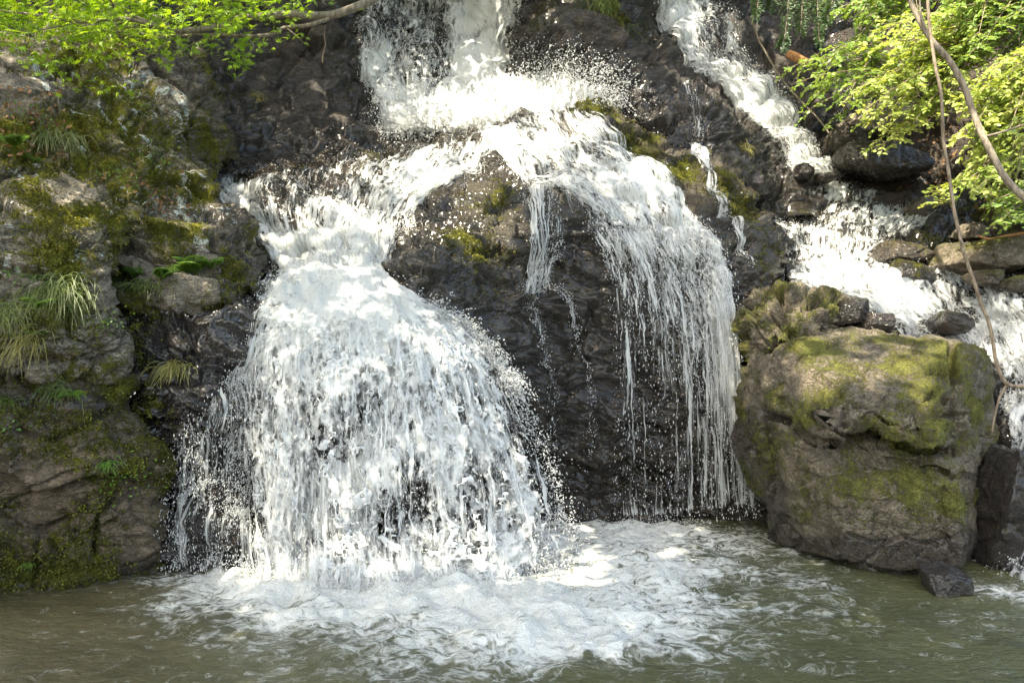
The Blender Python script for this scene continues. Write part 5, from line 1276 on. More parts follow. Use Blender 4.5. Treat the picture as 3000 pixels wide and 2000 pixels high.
def maple_leaves():
    Ps, Ts = [], []
    # leaves sit in flat tiers along twigs spreading from every limb
    N = 0
    while N < 11000:
        u = rng.uniform(-320, 900); v = rng.uniform(-330, 215); y = rng.uniform(4.55, 6.1)
        low = np.interp(u, [-320, 0, 60, 180, 260, 330, 420, 500, 580, 660, 740, 800, 870], [50, 82, 98, 94, 126, 142, 132, 145, 116, 96, 74, 56, 24])
        q = np.array([[u / 95.0, v / 38.0, y * 1.3]])
        c = float(fbm(q, 3)[0])
        d = 1.0 if v < low - 45 else 0.75 - 0.75 * (v - low + 45) / 45
        if u > 560: d *= 0.62 if v < 30 else 0.42
        if c < 0.10 - 0.55 * d or d <= 0.02: continue
        m = rng.integers(3, 8)
        ctr = P3(u, v, y)
        dirn = np.array([-0.8, rng.normal(0, 0.6), -0.12]); dirn /= np.linalg.norm(dirn)
        for j in range(m):
            Ps.append(ctr + dirn * 0.045 * j + rng.normal(0, 0.018, 3) * np.array([1, 1, 0.5]))
            Ts.append(dirn + rng.normal(0, 0.75, 3) * np.array([1, 1, 0.35]) + np.array([0, -0.2, -0.35]))
            N += 1
    for (a, b, y, n, ru, rv) in [(708, 172, 5.3, 46, 22, 22), (735, 128, 5.3, 34, 40, 16), (486, 186, 5.2, 16, 16, 10), (150, 215, 5.0, 14, 24, 10), (130, 178, 5.0, 46, 52, 10), (320, 168, 5.1, 60, 70, 12), (870, 112, 5.4, 8, 16, 8), (300, 250, 5.3, 34, 60, 14), (500, 150, 5.25, 50, 60, 14), (60, 110, 4.8, 60, 50, 20), (270, 120, 5.0, 90, 90, 22), (860, 12, 5.4, 40, 60, 20), (760, 60, 5.4, 70, 70, 24), (640, 130, 5.3, 40, 60, 16)]:
        for j in range(n):
            Ps.append(P3(a + rng.normal(0, ru), b + rng.normal(0, rv), y + rng.normal(0, 0.12)))
            Ts.append(np.array([-0.4, -0.4, -0.4]) + rng.normal(0, 0.7, 3))
    return np.array(Ps), np.array(Ts)
Ps, Ts = maple_leaves()
up = np.tile(np.array([0.05, -0.35, 1.0]), (len(Ps), 1)) + rng.normal(0, 0.32, (len(Ps), 3))
V, F = place(MAPLE_V, MAPLE_F, Ps, Ts, up, rng.uniform(0.026, 0.054, len(Ps)))
part("foliage", V, F, M_maple, maple, "stuff")

# ---- leafy sprays of the right bank
def spray(ln, nt=11, tl=0.34, ls=0.05, droop=0.25, seed=0, lp=7):
    """one layered branch: side twigs alternate along it, leaves alternate along every twig"""
    P = path3(ln, 30)
    d = np.gradient(P, axis=0); d /= np.linalg.norm(d, axis=1, keepdims=True)
    tw, lp_, lt_ = [(P, np.linspace(0.011, 0.003, 30))], [], []
    for k in range(nt):
        t = 0.12 + 0.86 * k / (nt - 1); i = int(t * 29)
        side = np.cross(d[i], np.array([0, 0.15, 1.0])); side /= np.linalg.norm(side)
        sg = 1 if k % 2 else -1
        dr = d[i] * 0.75 + sg * side * 0.85 + rng.normal(0, 0.18, 3) + np.array([0, 0, 0.05]); dr /= np.linalg.norm(dr)
        L = tl * (1.05 - 0.55 * t) * rng.uniform(0.7, 1.25)
        s = np.linspace(0, 1, 8)
        Q = P[i] + dr * L * s[:, None] + np.array([0, 0, -droop * L]) * (s[:, None] ** 2)
        tw.append((Q, np.linspace(0.0035, 0.0012, 8)))
        m = max(3, int(L / ls * lp / 4))
        for j in range(m):
            a = (j + 0.6) / m
            c = P[i] + dr * L * a + np.array([0, 0, -droop * L]) * a * a
            for sd in (1, -1):
                if rng.random() < 0.12: continue
                lp_.append(c + rng.normal(0, 0.006, 3)); lt_.append(dr * 0.6 + sd * np.cross(dr, np.array([0, 0, 1.0])) * 0.9 + np.array([0, -0.1, -0.25]) + rng.normal(0, 0.25, 3))
    return tw, np.array(lp_), np.array(lt_)
def shrub(label, sprays, mat, leaf=(0.035, 0.06), base=None, cat="shrub", group="shrubs on the right bank", nt=11, tl=0.34, tilt=0.35, droop=0.25, name="shrub", lp=7):
    tw, P, T = [], [], []
    for ln in sprays:
        a, b, c = spray(ln, nt, tl, np.mean(leaf), droop, lp=lp)
        tw += a; P.append(b); T.append(c)
    P = np.concatenate(P); T = np.concatenate(T)
    root = plant_root(name, label, cat, base if base is not None else path3(sprays[0], 5)[0].tolist(), group)
    V, F = tubes([p for p, r in tw], [r for p, r in tw], 4)
    part("twigs", V, F, M_palebark, root)
    up = np.tile(np.array([-0.1, -tilt, 1.0]), (len(P), 1)) + rng.normal(0, 0.35, (len(P), 3))
    V, F = place(LEAF_V * np.array([1, 1.35, 1]), LEAF_F, P, T, up, 1.15 * rng.uniform(*leaf, len(P)))
    part("foliage", V, F, mat, root, "stuff")
    return root
def rand_sprays(n, root, tips, y0, y1, bend=40):
    out = []
    for k in range(n):
        a = root[rng.integers(len(root))]; t = tips[k % len(tips)]
        tu, tv = t[0] + rng.normal(0, 28), t[1] + rng.normal(0, 20)
        ya = rng.uniform(y0, y1); yb = ya - rng.uniform(0.2, 1.0)
        out.append([(a[0] + rng.normal(0, 20), a[1] + rng.normal(0, 20), ya), (a[0] * 0.6 + tu * 0.4, a[1] * 0.6 + tv * 0.4 - bend, ya * 0.6 + yb * 0.4), (a[0] * 0.25 + tu * 0.75, a[1] * 0.25 + tv * 0.75 - bend * 0.7, ya * 0.25 + yb * 0.75), (tu, tv, yb)])
    return out
shrub("glossy green shrub spray reaching left over the shadowed rock", rand_sprays(17, [(2640, 200), (2700, 250), (2600, 160)], [(2335, 225), (2350, 285), (2400, 340), (2330, 250), (2420, 180), (2450, 150), (2480, 300), (2390, 260), (2450, 250)], 10.6, 11.4), M_shrub, (0.045, 0.07), tl=0.42)
shrub("pale yellow green shrub with layered twigs in the middle of the right bank", rand_sprays(34, [(2900, 60), (2950, 130), (2860, 180)], [(2560, 130), (2600, 200), (2560, 250), (2640, 300), (2700, 120), (2680, 220), (2720, 330), (2620, 80), (2540, 310), (2790, 260), (2580, 380), (2620, 345)], 9.6, 10.6), M_shrub2, (0.045, 0.07), tl=0.46)
shrub("lime coloured low twigs hanging beneath the pale shrub above dark rock", rand_sprays(9, [(2850, 300), (2800, 280)], [(2560, 385), (2600, 425), (2640, 340), (2560, 420), (2700, 370), (2540, 345)], 9.8, 10.4, 20), M_shrub2, (0.045, 0.065), tl=0.36)
shrub("bright sunlit shrub filling the right edge above the mossy shelf", rand_sprays(50, [(3080, 300), (3100, 420), (3060, 200), (3090, 120)], [(2840, 300), (2880, 380), (2850, 450), (2820, 520), (2900, 540), (2950, 480), (2960, 400), (2900, 250), (2980, 560), (2940, 330), (2990, 250), (2820, 560)], 8.6, 9.8), M_shrub2, (0.045, 0.075), tl=0.44)
shrub("green shrub crown at the top right corner behind the leaning trunk", rand_sprays(42, [(3100, -100), (3080, 50), (2950, -150)], [(2780, 40), (2850, 90), (2900, 150), (2950, 60), (2990, 160), (2820, 160), (2760, 10), (2980, 20), (2900, 10), (2990, 200)], 9.2, 10.4), M_shrub, (0.045, 0.07), tl=0.46)
shrub("shaded blue green shrub in the gloom along the top behind the pale shrub", rand_sprays(22, [(2750, -80), (2650, -120), (2800, -20)], [(2430, 20), (2480, 70), (2540, 40), (2600, 20), (2640, 90), (2520, 110), (2470, 0), (2580, 120)], 11.0, 12.2), M_shrub, (0.05, 0.08), tl=0.46)
shrub("small leafy sprig beside the thin trunk over the riffle", [[(2790, 590, 9.4), (2760, 570, 9.35), (2735, 560, 9.3)], [(2790, 600, 9.4), (2750, 590, 9.35), (2715, 600, 9.3)], [(2780, 585, 9.4), (2760, 555, 9.4), (2750, 545, 9.35)]], M_shrub2, (0.05, 0.075), nt=6, tl=0.16, group=None)
shrub("trailing green leaves at the right edge under the leaning trunk", rand_sprays(10, [(3080, 560), (3060, 600)], [(2930, 590), (2960, 620), (2900, 600), (2990, 650), (2950, 560)], 8.4, 8.9, 20), M_shrub, (0.045, 0.07), tl=0.28, droop=0.6)
# drooping conifer sprays at the top
def conifer(label, lines):
    root = plant_root("conifer", label, "tree", path3(lines[0], 4)[0].tolist())
    tw, P, T = [], [], []
    for ln in lines:
        Q = path3(ln, 30); d = np.gradient(Q, axis=0); d /= np.linalg.norm(d, axis=1, keepdims=True)
        tw.append((Q, np.linspace(0.010, 0.002, 30)))
        for k in range(3, 30):
            for sg in (1, -1):
                side = np.cross(d[k], np.array([0, 1, 0.3])) * sg
                dr = d[k] * 0.9 + side * 0.8 + rng.normal(0, 0.15, 3); dr /= np.linalg.norm(dr)
                L = 0.24 * (1.1 - k / 36) * rng.uniform(0.6, 1.2)
                s = np.linspace(0, 1, 9)
                B = Q[k] + dr * L * s[:, None] + np.array([0, 0, -0.35 * L]) * s[:, None] ** 2
                tw.append((B, np.linspace(0.003, 0.001, 9)))
                for c in B[1:]:
                    for sd in (1, -1):
                        P.append(c); T.append(dr * 0.5 + sd * np.cross(dr, np.array([0, 0.6, 0.8])) + rng.normal(0, 0.2, 3))
    V, F = tubes([p for p, r in tw], [r for p, r in tw], 4); part("twigs", V, F, M_bark, root)
    P, T = np.array(P), np.array(T)
    up = np.tile(np.array([0, -0.8, 0.7]), (len(P), 1)) + rng.normal(0, 0.3, (len(P), 3))
    V, F = place(LEAF_V * np.array([1, 0.9, 1]), LEAF_F, P, T, up, rng.uniform(0.035, 0.055, len(P)))
    part("foliage", V, F, M_needle, root, "stuff")
conifer("dark drooping conifer boughs at the top right of the cliff", [[(2330, -260, 11.2), (2320, -100, 11.0), (2310, 0, 10.9), (2300, 100, 10.8), (2290, 130, 10.8)], [(2400, -260, 11.2), (2400, -90, 11.0), (2395, 20, 10.9), (2400, 120, 10.8)], [(2450, -260, 11.2), (2460, -100, 11.0), (2440, 0, 10.9), (2420, 60, 10.85)],
        [(2250, -260, 11.4), (2240, -120, 11.2), (2225, -20, 11.1), (2215, 45, 11.0)], [(2360, -240, 11.3), (2355, -100, 11.1), (2350, 20, 11.0), (2345, 90, 10.9)], [(2290, -250, 11.5), (2275, -120, 11.3), (2265, -20, 11.2), (2255, 20, 11.1)]])

# ---- two slim trunks on the right
def trunk_tree(label, lines, mat):
    root = plant_root("sapling", label, "tree", path3(lines[0][0], 6)[-1].tolist())
    ps = [limb(l, a, b, 60 if len(l) > 5 else 16, 0.10) for l, a, b in lines]
    V, F = tubes([ps[0][0]], [ps[0][1]], 10); part("trunk", V, F, mat, root)
    for p, r in ps[1:]:
        V, F = tubes([p], [r], 6); part("branch", V, F, mat, root)
trunk_tree("thicker mottled trunk leaning down to the right edge", [([(2560, -420, 7.6), (2640, -90, 7.4), (2690, 55, 7.3), (2725, 112, 7.2), (2790, 190, 7.1), (2850, 325, 7.0), (2880, 400, 6.9), (2920, 480, 6.8), (2965, 545, 6.7), (3020, 600, 6.6), (3120, 700, 6.5), (3200, 800, 6.4)], 0.024, 0.033),
     ([(2720, 105, 7.2), (2700, 40, 7.25), (2690, -60, 7.3)], 0.012, 0.008), ([(2880, 400, 6.9), (2960, 380, 6.8), (3050, 350, 6.7)], 0.012, 0.006)], M_bark)
trunk_tree("thin pale stem hanging down past the cascade with a sharp elbow", [([(2700, -420, 6.5), (2716, -60, 6.4), (2722, 80, 6.4), (2738, 180, 6.35), (2756, 300, 6.3), (2763, 400, 6.3), (2775, 480, 6.25), (2790, 600, 6.2), (2815, 700, 6.15), (2840, 790, 6.1), (2870, 880, 6.1), (2900, 960, 6.05), (2925, 1075, 6.0), (2952, 1126, 6.0), (3010, 1131, 6.0), (3110, 1128, 5.9), (3250, 1150, 5.8)], 0.0125, 0.0155),
     ([(2950, 1128, 6.0), (2926, 1172, 6.0), (2912, 1225, 6.0), (2908, 1262, 6.0)], 0.011, 0.006), ([(2815, 700, 6.15), (2825, 712, 6.1), (2836, 706, 6.1)], 0.008, 0.003)], M_palebark)
# ---- vine and broken wood on the upper right bank
p, r = limb([(2200, 50, 11.6), (2225, 120, 11.7), (2285, 225, 11.6), (2340, 290, 11.6), (2400, 350, 11.5), (2440, 405, 11.3)], 0.016, 0.011, 40)
V, F = tubes([p], [r], 6); o = mesh_obj("fallen_pole", V, F, M_bark); tag(rebase(o), "thin bare pole lying slantwise on the dark bank right of the narrow fall", "branch")
p, r = limb([(2308, 158, 11.9), (2335, 170, 11.7), (2368, 188, 11.6)], 0.075, 0.06, 12)
V, F = tubes([p], [r * (1 - 0.85 * (np.abs(np.linspace(-1, 1, 12)) > 0.95))], 8); o = mesh_obj("broken_log", V, F, M_deadwood); tag(rebase(o), "short orange broken log in the shade of the upper right bank", "log")
p, r = limb([(2865, 690, 8.6), (2900, 700, 8.55), (2960, 690, 8.5), (3000, 682, 8.4)], 0.012, 0.02, 16)
V, F = tubes([p], [r], 6); o = mesh_obj("fallen_branch", V, F, M_deadwood); tag(rebase(o), "reddish dead branch lying on the sunlit mossy shelf", "branch")
p, r = limb([(953, 75, 5.45), (952, 110, 5.45), (955, 130, 5.45), (948, 160, 5.45), (946, 186, 5.45)], 0.004, 0.0025, 20)
V, F = tubes([p], [r], 5); o = mesh_obj("dry_twig", V, F, M_palebark); tag(rebase(o), "pale dry twig dangling from the maple bough in front of dark cliff", "twig")

# ---- ferns, grass and herbs on the left rocks
def on(mass, u, v, lift=0.0):
    P, N = mass.surf(np.array([[float(u)]]), np.array([[float(v)]]))
    return P[0, 0] + N[0, 0] * lift, N[0, 0]
def fern(label, mass, u, v, n=7, L=0.28, spread=1.0, mat=None, group="ferns on the left rocks"):
    at, N = on(mass, u, v, -0.01)
    root = plant_root("fern", label, "fern", at.tolist(), group)
    for k in range(n):
        a = rng.uniform(-pi, 0) if n > 3 else -pi / 2 + (k - (n - 1) / 2) * 0.9
        d = np.array([cos(a) * spread, sin(a) * 0.7 - 0.2, rng.uniform(0.7, 1.9)]); d /= np.linalg.norm(d)
        l = L * rng.uniform(0.7, 1.15); s = np.linspace(0, 1, 22)[:, None]
        Q = at + d * l * s + np.array([0, -0.05, -0.45 * l]) * s ** 2.2
        V, F = tubes([Q], [np.linspace(0.0025, 0.0008, 22)], 4)
        t = np.gradient(Q, axis=0); t /= np.linalg.norm(t, axis=1, keepdims=True)
        side = np.cross(t, np.array([0, -0.4, 1.0])); side /= np.linalg.norm(side, axis=1, keepdims=True)
        P, T, S = [], [], []
        for i in range(3, 22):
            w = l * 0.30 * sin(pi * (0.12 + 0.86 * (i / 21) ** 0.75)) + 0.004
            for sg in (1, -1):
                P.append(Q[i]); T.append(side[i] * sg + t[i] * 0.45 + np.array([0, 0, -0.15])); S.append(w)
        V2, F2 = place(LEAF_V * np.array([1, 0.36, 1]), LEAF_F, np.array(P), np.array(T), np.tile(np.array([0, -0.5, 1.0]), (len(P), 1)), np.array(S))
        VV, FF = join([(V, quads_to_tris(F)), (V2, F2)])
        part("frond", VV, FF, mat or M_fern, root)
    return root
def tuft(label, mass, u, v, n=70, L=0.25, w=0.004, hang=0.9, wide=(0.08, 0.03), mat=None, name="grass_tuft", cat="grass tuft", group="grass tufts on the left rocks", up=0.7):
    at, N = on(mass, u, v, -0.01)
    VV, FF = [], []
    for k in range(n):
        p0 = at + np.array([rng.normal(0, wide[0]), rng.normal(0, 0.02), rng.normal(0, wide[1])])
        a = rng.uniform(-pi, 0)
        d = np.array([cos(a) * 0.7, sin(a) * 0.6 - 0.25, up * rng.uniform(0.5, 1.3)]); d /= np.linalg.norm(d)
        l = L * rng.uniform(0.55, 1.2); s = np.linspace(0, 1, 9)[:, None]
        Q = p0 + d * l * s + np.array([0, 0, -hang * l]) * s ** 2
        t = np.gradient(Q, axis=0); sd = np.cross(t, np.array([0.2, -1, 0.3])); sd /= np.linalg.norm(sd, axis=1, keepdims=True) + 1e-9
        ww = w * (1 - np.linspace(0, 1, 9) ** 2 * 0.92)[:, None] * rng.uniform(0.7, 1.3)
        b = len(VV) and sum(len(x) for x in VV)
        VV.append(np.stack([Q - sd * ww, Q + sd * ww], 1).reshape(-1, 3))
        i = np.arange(8) * 2
        FF.append(np.stack([b + i, b + i + 1, b + i + 3, b + i + 2], 1))
    o = mesh_obj(name, np.concatenate(VV), np.concatenate(FF), mat or M_grass)
    tag(rebase(o, at), label, cat, group)
def herb(label, mass, u, v, n=40, r=0.10, leaf=(0.02, 0.035), mat=None, group="small herbs on the rocks"):
    at, N = on(mass, u, v, 0.0)
    P = at + rng.normal(0, 1, (n, 3)) * np.array([r, 0.03, r * 0.6]) + N * rng.uniform(0.01, 0.06, (n, 1))
    T = rng.normal(0, 0.6, (n, 3)) + np.array([0, -0.3, 0.1])
    V, F = place(LEAF_V * np.array([1, 1.5, 1]), LEAF_F, P, T, np.tile(np.array([0, -0.6, 1.0]), (n, 1)) + rng.normal(0, 0.3, (n, 3)), rng.uniform(*leaf, n))
    o = mesh_obj("herb", V, F, mat or M_fern); tag(rebase(o, at), label, "plant", group, "stuff")

fern("lush green fern clump on top of the ledge left of the chute", shoulder, 575, 800, 11, 0.34)
fern("broad fern at the right end of the fern ledge", shoulder, 625, 790, 7, 0.24)
fern("fern in the middle of the ledge above the wet bluff", shoulder, 500, 835, 7, 0.26)
fern("low fern drooping over the lip of the wet bluff", bluff, 560, 848, 6, 0.22)
fern("single pale fern with two fronds in front of the long grass tuft", block, 110, 905, 3, 0.26, 1.2)
fern("pale fern hanging below the long grass tuft at left", block, 120, 985, 3, 0.20, 1.0)
fern("small dark fern on the slope under broad leaves at the left edge", slope, 45, 440, 6, 0.26)
fern("little fern in the crack below the grass on the upper slope", slope, 105, 478, 4, 0.16)
fern("fern sprig at the left end of the fern ledge", shoulder, 430, 830, 6, 0.20)
tuft("long hanging grass tuft on the mossy block at left", block, 165, 855, 260, 0.34, 0.0028, 1.15, (0.13, 0.05))
tuft("second long grass tuft right beside the first, nearer the crevice", block, 225, 880, 140, 0.28, 0.0028, 1.15, (0.08, 0.05))
tuft("grass tuft cut by the left edge beside the pale fern", block, 10, 925, 120, 0.28, 0.0028, 1.1, (0.10, 0.05))
tuft("dry straw coloured grass hanging under the pale ferns", block, 70, 985, 70, 0.34, 0.003, 1.3, (0.07, 0.05), M_straw)
tuft("green grass tuft at the left end of the fern ledge", shoulder, 375, 795, 110, 0.28, 0.003, 1.1, (0.06, 0.04))
tuft("fine grass drooping along the middle of the fern ledge", shoulder, 450, 845, 90, 0.22, 0.003, 1.1, (0.12, 0.02))
tuft("yellowish grass tuft alone on the black wet bluff", bluff, 500, 1062, 90, 0.24, 0.0035, 1.1, (0.06, 0.03), M_straw)
tuft("spiky bright green tuft on the lower wall below the long grass", wall, 212, 1150, 50, 0.17, 0.005, 0.7, (0.02, 0.01), M_fern)
tuft("soft grass tuft left of the spiky tuft on the lower wall", wall, 170, 1140, 70, 0.22, 0.003, 1.2, (0.05, 0.03))
tuft("bright green grass tuft in the middle of the lower mossy wall", wall, 300, 1362, 70, 0.15, 0.0035, 0.9, (0.04, 0.02), M_fern)
tuft("tiny grass blades near the waterline of the lower wall", wall, 75, 1660, 34, 0.10, 0.003, 0.8, (0.03, 0.01), M_fern)
tuft("grass tuft at the left edge of the lower wall", wall, 15, 1175, 70, 0.20, 0.003, 1.0, (0.06, 0.03))
tuft("small grass tuft in the crevice between wall and bluff", bluff, 370, 1045, 30, 0.14, 0.003, 0.9, (0.03, 0.02))
tuft("pair of grass clumps hanging on the upper mossy slope", slope, 140, 405, 60, 0.30, 0.004, 1.2, (0.04, 0.03))
tuft("grass clump hanging right of the pair on the upper slope", slope, 195, 410, 80, 0.30, 0.004, 1.2, (0.08, 0.03))
tuft("lone grass blades under the clumps on the upper slope", slope, 215, 445, 18, 0.22, 0.004, 1.2, (0.02, 0.02))
tuft("thin brown grass standing in the notch of the mossy block", block, 282, 760, 30, 0.22, 0.003, 0.4, (0.03, 0.02), M_straw)
tuft("thin grass under the fern ledge on the wet bluff", bluff, 425, 880, 50, 0.12, 0.003, 0.9, (0.08, 0.02), M_straw)
tuft("grass hanging from the brown rock between the upper falls", cliff, 1745, 30, 110, 0.30, 0.004, 1.2, (0.14, 0.06), M_grass, group="grass tufts on the cliff and dome")
tuft("grass hanging at the right of the brown rock between the upper falls", cliff, 1830, 60, 110, 0.30, 0.004, 1.2, (0.12, 0.10), M_grass, group="grass tufts on the cliff and dome")
tuft("yellow grass wisps on the dark cliff left of the upper fall", cliff, 755, 285, 50, 0.16, 0.004, 0.9, (0.08, 0.05), M_straw, group="grass tufts on the cliff and dome")
tuft("grass sprig on the dark rib beside the right fall", rib, 2185, 430, 50, 0.20, 0.004, 1.1, (0.05, 0.05), M_straw, group="grass tufts on the cliff and dome")
tuft("short golden grass on the mossy hump of the dome", dome, 1800, 345, 90, 0.13, 0.003, 0.8, (0.10, 0.02), M_straw, group="grass tufts on the cliff and dome")
tuft("ragged grass fringe on the right flank of the mossy hump", dome, 1890, 420, 160, 0.14, 0.003, 0.9, (0.10, 0.025), M_straw, group="grass tufts on the cliff and dome")
for lab, ms, u, v, n, r in [("broad leaved herbs at the left edge of the upper slope", slope, 15, 395, 46, 0.10), ("green herbs beside the hanging grass on the upper slope", slope, 110, 385, 34, 0.10), ("clover like patch on the slope under the biggest lichen crust", slope, 420, 495, 120, 0.18),
                            ("clover like patch high on the slope near its right edge", slope, 410, 305, 110, 0.16), ("clover like patch low on the slope above the shoulder rock", slope, 350, 545, 90, 0.14), ("leafy patch on the right of the long grass tuft", block, 285, 940, 90, 0.10),
                            ("leafy herbs low on the lower wall at the left edge", wall, 30, 1235, 40, 0.08), ("leafy moss bank under the bright grass on the lower wall", wall, 320, 1395, 150, 0.16), ("green herbs beneath the ferns on the ledge", shoulder, 420, 850, 90, 0.12), ("green herbs under the lush fern clump", bluff, 610, 835, 80, 0.10), ("pale leaves beside the left edge grass tuft", block, 40, 820, 30, 0.08),
                            ("trailing herbs below the dark fern on the slope", slope, 60, 360, 60, 0.14)]:
    herb(lab, ms, u, v, n, r)

# ---- dead leaves caught on the banks
M_dead = leaf_material("dead_leaf", (0.16, 0.075, 0.030), 0.2, rough=0.7, hue2=(0.28, 0.15, 0.07))
def litter(label, mass, boxes, n):
    P, T, U = [], [], []
    for u0, v0, u1, v1, share in boxes:
        m = int(n * share)
        Q, N = mass.surf(rng.uniform(u0, u1, (m, 1)), rng.uniform(v0, v1, (m, 1)))
        P.append(Q[:, 0] + N[:, 0] * rng.uniform(0.005, 0.03, (m, 1))); U.append(N[:, 0] + rng.normal(0, 0.35, (m, 3))); T.append(rng.normal(0, 1, (m, 3)))
    P, T, U = np.concatenate(P), np.concatenate(T), np.concatenate(U)
    V, F = place(LEAF_V * np.array([1, 1.5, 1]), LEAF_F, P, T, U, rng.uniform(0.03, 0.065, len(P)))
    o = mesh_obj("fallen_leaves", V, F, M_dead); tag(rebase(o), label, "leaves", None, "stuff")
litter("brown dead leaves littering the dark right bank", hill, [(2480, 380, 2900, 560, 0.45), (2700, 520, 3000, 640, 0.4), (2250, 150, 2450, 380, 0.15)], 900)
litter("dead leaves caught in the notches of the upper left slope", slope, [(0, 300, 200, 470, 0.6), (300, 520, 560, 640, 0.4)], 260)

# ---- moss cushions: fine tufted pile on the mossy rocks
def moss_pile(o, nmax, size=(0.008, 0.018), thr=0.42, mat=None):
    me = o.data
    n = len(me.vertices)
    co = np.empty(n * 3, np.float32); me.vertices.foreach_get("co", co); co = co.reshape(-1, 3)
    no = np.empty(n * 3, np.float32); me.vertices.foreach_get("normal", no); no = no.reshape(-1, 3)
    a = np.empty(n, np.float32); me.attributes["moss"].data.foreach_get("value", a)
    w = np.clip(a + 0.55 * fbm(co * 14 + 3, 3) - thr, 0, 0.5)
    if w.sum() <= 0: return
    k = rng.choice(n, nmax, p=w / w.sum())
    P = co[k] + rng.normal(0, 0.012, (nmax, 3)); N = no[k]
    N = N / (np.linalg.norm(N, axis=1, keepdims=True) + 1e-9)
    flip = (N * (np.array([0, 0, EYE]) - P)).sum(1) < 0
    N[flip] *= -1
    T = N + rng.normal(0, 0.65, (nmax, 3)) + np.array([0, 0, -0.1])
    tv = np.array([[0, -0.4, 0], [0, 0.4, 0], [0.55, 0.5, 0.1], [0.55, -0.5, 0.1], [1.0, 0.0, 0.0]]); tf = np.array([[0, 1, 2], [0, 2, 3], [3, 2, 4]])
    V, F = place(tv, tf, P, T, rng.normal(0, 1, (nmax, 3)), rng.uniform(*size, nmax))
    m = mesh_obj("moss", V, F, mat or M_moss); m.parent = o; m["kind"] = "stuff"
M_moss = leaf_material("moss_tuft", (0.085, 0.086, 0.014), 0.3, rough=0.8, hue2=(0.20, 0.20, 0.027))
for nm, k in [("mossy_slope", 26000), ("mossy_block", 22000), ("shoulder_rock", 6000), ("lower_mossy_wall", 22000), ("wet_bluff", 3500), ("rock_ridge", 6000), ("dome_rock", 12000)]:
    moss_pile(bpy.data.objects[nm], k)
M_moss2 = leaf_material("sunny_moss_tuft", (0.13, 0.145, 0.03), 0.3, rough=0.8, hue2=(0.21, 0.225, 0.05))
moss_pile(bpy.data.objects["boulder"], 7000, (0.005, 0.011), 0.52, M_moss2)
moss_pile(bpy.data.objects["mossy_slab"], 3000, (0.006, 0.014), 0.50, M_moss2)
# ------------------------------------------------------------------ unseen tree added overhead, its crown leaves placed to shade the gorge
def depth_at(u, v):
    y = np.full(u.shape, np.nan)
    for ms in (boulder, slab, wall, block, shoulder, bluff, slope, ridge, dome, rib):
        k = np.isnan(y)
        if not k.any(): break
        ins = poly_sd(u, v, ms.poly) > 0
        k &= ins
        if k.any(): y[k] = ms.depth(u[k], v[k])
    k = np.isnan(y) & (u > 2250) & (v > 530)
    y[k] = bed.depth(u[k], v[k])
    k = np.isnan(y) & (u > 2350)
    y[k] = hill.depth(u[k], v[k])
    k = np.isnan(y); y[k] = cliff.depth(u[k], v[k])
    pool = EYE * FPX / np.maximum(v - 1000, 1)
    return np.where((v > 1050) & (pool < y), pool, y)
def shade_chance(u, v):
    """share of the ground kept in tree shade"""
    s = np.full(u.shape, 0.97)
    for a, b, ru, rv, val in [(1500, 470, 420, 90, 0.35), (1050, 620, 180, 130, 0.55), (1400, 60, 90, 120, 0.8), (1120, 950, 110, 40, 0.25), (1450, 1780, 300, 90, 0.66), (1050, 1640, 260, 40, 0.75), (1950, 560, 160, 120, 0.5), (1370, 650, 180, 130, 0.42), (1980, 1620, 160, 60, 0.6),
                              (2500, 1130, 230, 130, 0.42), (2650, 1330, 200, 90, 0.46), (2600, 1480, 160, 80, 0.66), (2300, 900, 100, 70, 0.72), (2500, 640, 300, 90, 0.35), (2600, 820, 300, 110, 0.30), (2900, 700, 180, 120, 0.15), (2950, 1000, 90, 150, 0.5), (2180, 300, 150, 100, 0.6), (2060, 100, 80, 120, 0.6),
                              (2000, 380, 200, 60, 0.6), (2200, 620, 80, 80, 0.55), (2960, 1650, 60, 80, 0.6), (2450, 1850, 300, 80, 0.7), (920, 1350, 60, 150, 0.75), (1330, 1180, 60, 60, 0.6), (2100, 900, 50, 200, 0.7), (2700, 300, 350, 350, 0.25)]:
        k = np.exp(-(((u - a) / ru) ** 2 + ((v - b) / rv) ** 2) ** 2)
        s = s * (1 - k) + np.minimum(s, val) * k
    return s
n = 120000
u = rng.uniform(-500, 3300, n); v = rng.uniform(-450, 1750, n)
y = depth_at(u, v)
Q = P3(u, v, y)
dry = Q[:, 2] > 0.03
u, v, y, Q = u[dry], v[dry], y[dry], Q[dry]
npool = 26000          # the pool, sampled evenly over its surface
qx, qy = rng.uniform(-6.5, 6.5, npool), rng.uniform(1.5, 8.6, npool)
pu_, pv_ = 1500 + qx / qy * FPX, 1000 + EYE / qy * FPX
open_ = (depth_at(pu_, pv_) > qy - 0.15) | (pv_ > 1900) | (np.abs(pu_ - 1500) > 1900)
qx, qy = qx[open_], qy[open_]; npool = len(qx)
u = np.concatenate([u, 1500 + qx / qy * FPX]); v = np.concatenate([v, 1000 + EYE / qy * FPX])
Q = np.concatenate([Q, np.stack([qx, qy, 0 * qx], 1)]); y = np.concatenate([y, np.full(npool, 13.0)])
sc = shade_chance(u, v)
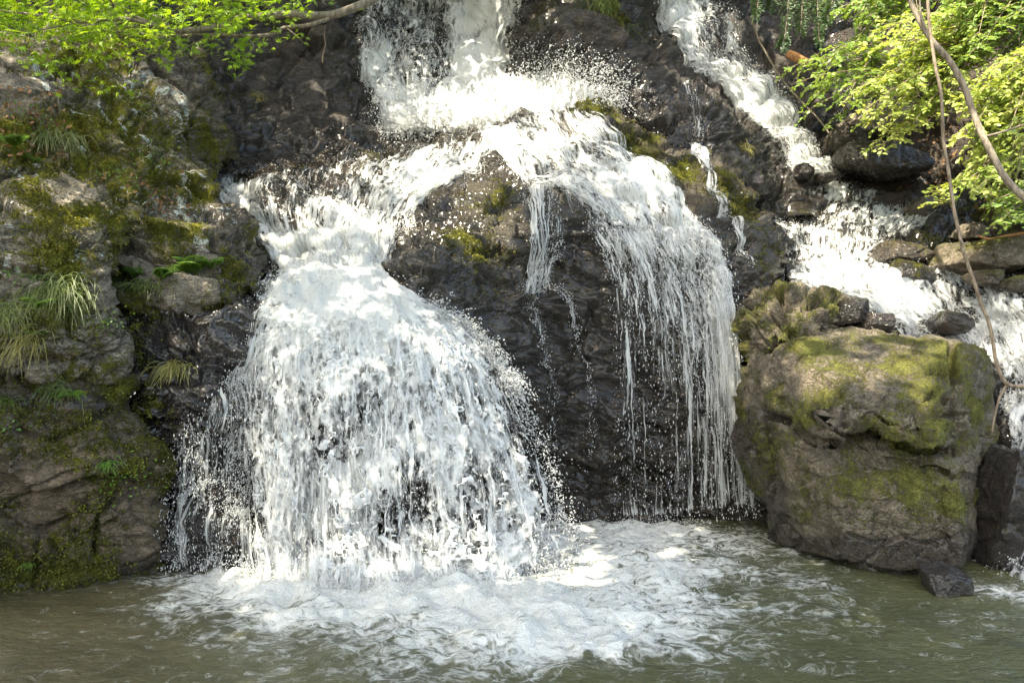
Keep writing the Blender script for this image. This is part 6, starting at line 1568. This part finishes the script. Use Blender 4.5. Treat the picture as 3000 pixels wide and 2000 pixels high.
# clumped gaps of leaf-cluster size
h = (Q - SUN * (Q[:, 2:3] / SUN[2]))
cl = fbm(np.stack([h[:, 0] * 1.5, h[:, 1] * 1.5, 0 * u], 1), 4) * 0.55 + 0.5
keep = cl < -0.10 + sc * 1.1
area = (y / FPX) ** 2
keep &= rng.random(len(Q)) < np.clip(area / (12.0 / FPX) ** 2, 0.1, 1) * np.where(y > 12.9, 1, 0.36)
Q = Q[keep]
t = (rng.uniform(9.5, 12.5, len(Q)) - Q[:, 2]) / SUN[2]
C = Q + SUN * t[:, None] + rng.normal(0, 0.05, Q.shape)
# leave the maple bough and right bank shrubs their light
M = C - SUN * ((C[:, 2:3] - 4.2) / SUN[2])
mp = (M[:, 0] > -4.4) & (M[:, 0] < -0.9) & (M[:, 1] > 4.1) & (M[:, 1] < 6.3)
M2 = C - SUN * ((C[:, 2:3] - 5.2) / SUN[2])
sh = (M2[:, 0] > 3.2) & (M2[:, 0] < 9) & (M2[:, 1] > 7.4) & (M2[:, 1] < 12)
ok = ~((mp & (rng.random(len(C)) < 0.90)) | (sh & (rng.random(len(C)) < 0.93)))
C = C[ok]
root = plant_root("unseen_shade_tree", "unseen broadleaf tree behind the viewer, added to shade the gorge", "tree", (-6.0, -5.5, -0.2))
print('canopy leaves', len(C))
T = rng.normal(0, 1, C.shape) * np.array([1, 1, 0.3])
V, F = place(LEAF_V * np.array([1, 2.1, 1]), LEAF_F, C, T, np.tile(SUN, (len(C), 1)) + rng.normal(0, 0.35, C.shape), rng.uniform(0.13, 0.24, len(C)))
part("crown", V, F, M_canopy, root, "stuff")
def wpath(pts, n=20): return cr1(np.array(pts, float), n)
limbs = [([(-6, -5.5, -0.3), (-6.1, -5.3, 3), (-5.8, -5, 7), (-5.2, -4.4, 10), (-4.5, -3.5, 12)], 0.32, 0.10), ([(-5.6, -4.8, 8), (-3.5, -3, 10.2), (-1.5, -1.0, 11), (1.0, 0.5, 11.2)], 0.14, 0.03), ([(-5.2, -4.4, 10), (-5.8, -1.5, 11.2), (-5.5, 1.5, 11.4)], 0.12, 0.03), ([(-3.5, -3, 10.2), (-2.8, 0.5, 11.2), (-2.0, 3.0, 11.3)], 0.09, 0.02), ([(-1.5, -1.0, 11), (0.8, 2.0, 11.4), (1.5, 4.5, 11.2)], 0.07, 0.02)]
V, F = tubes([wpath(l) for l, a, b in limbs], [np.linspace(a, b, 20) for l, a, b in limbs], 10)
part("trunk", V, F, M_bark, root)
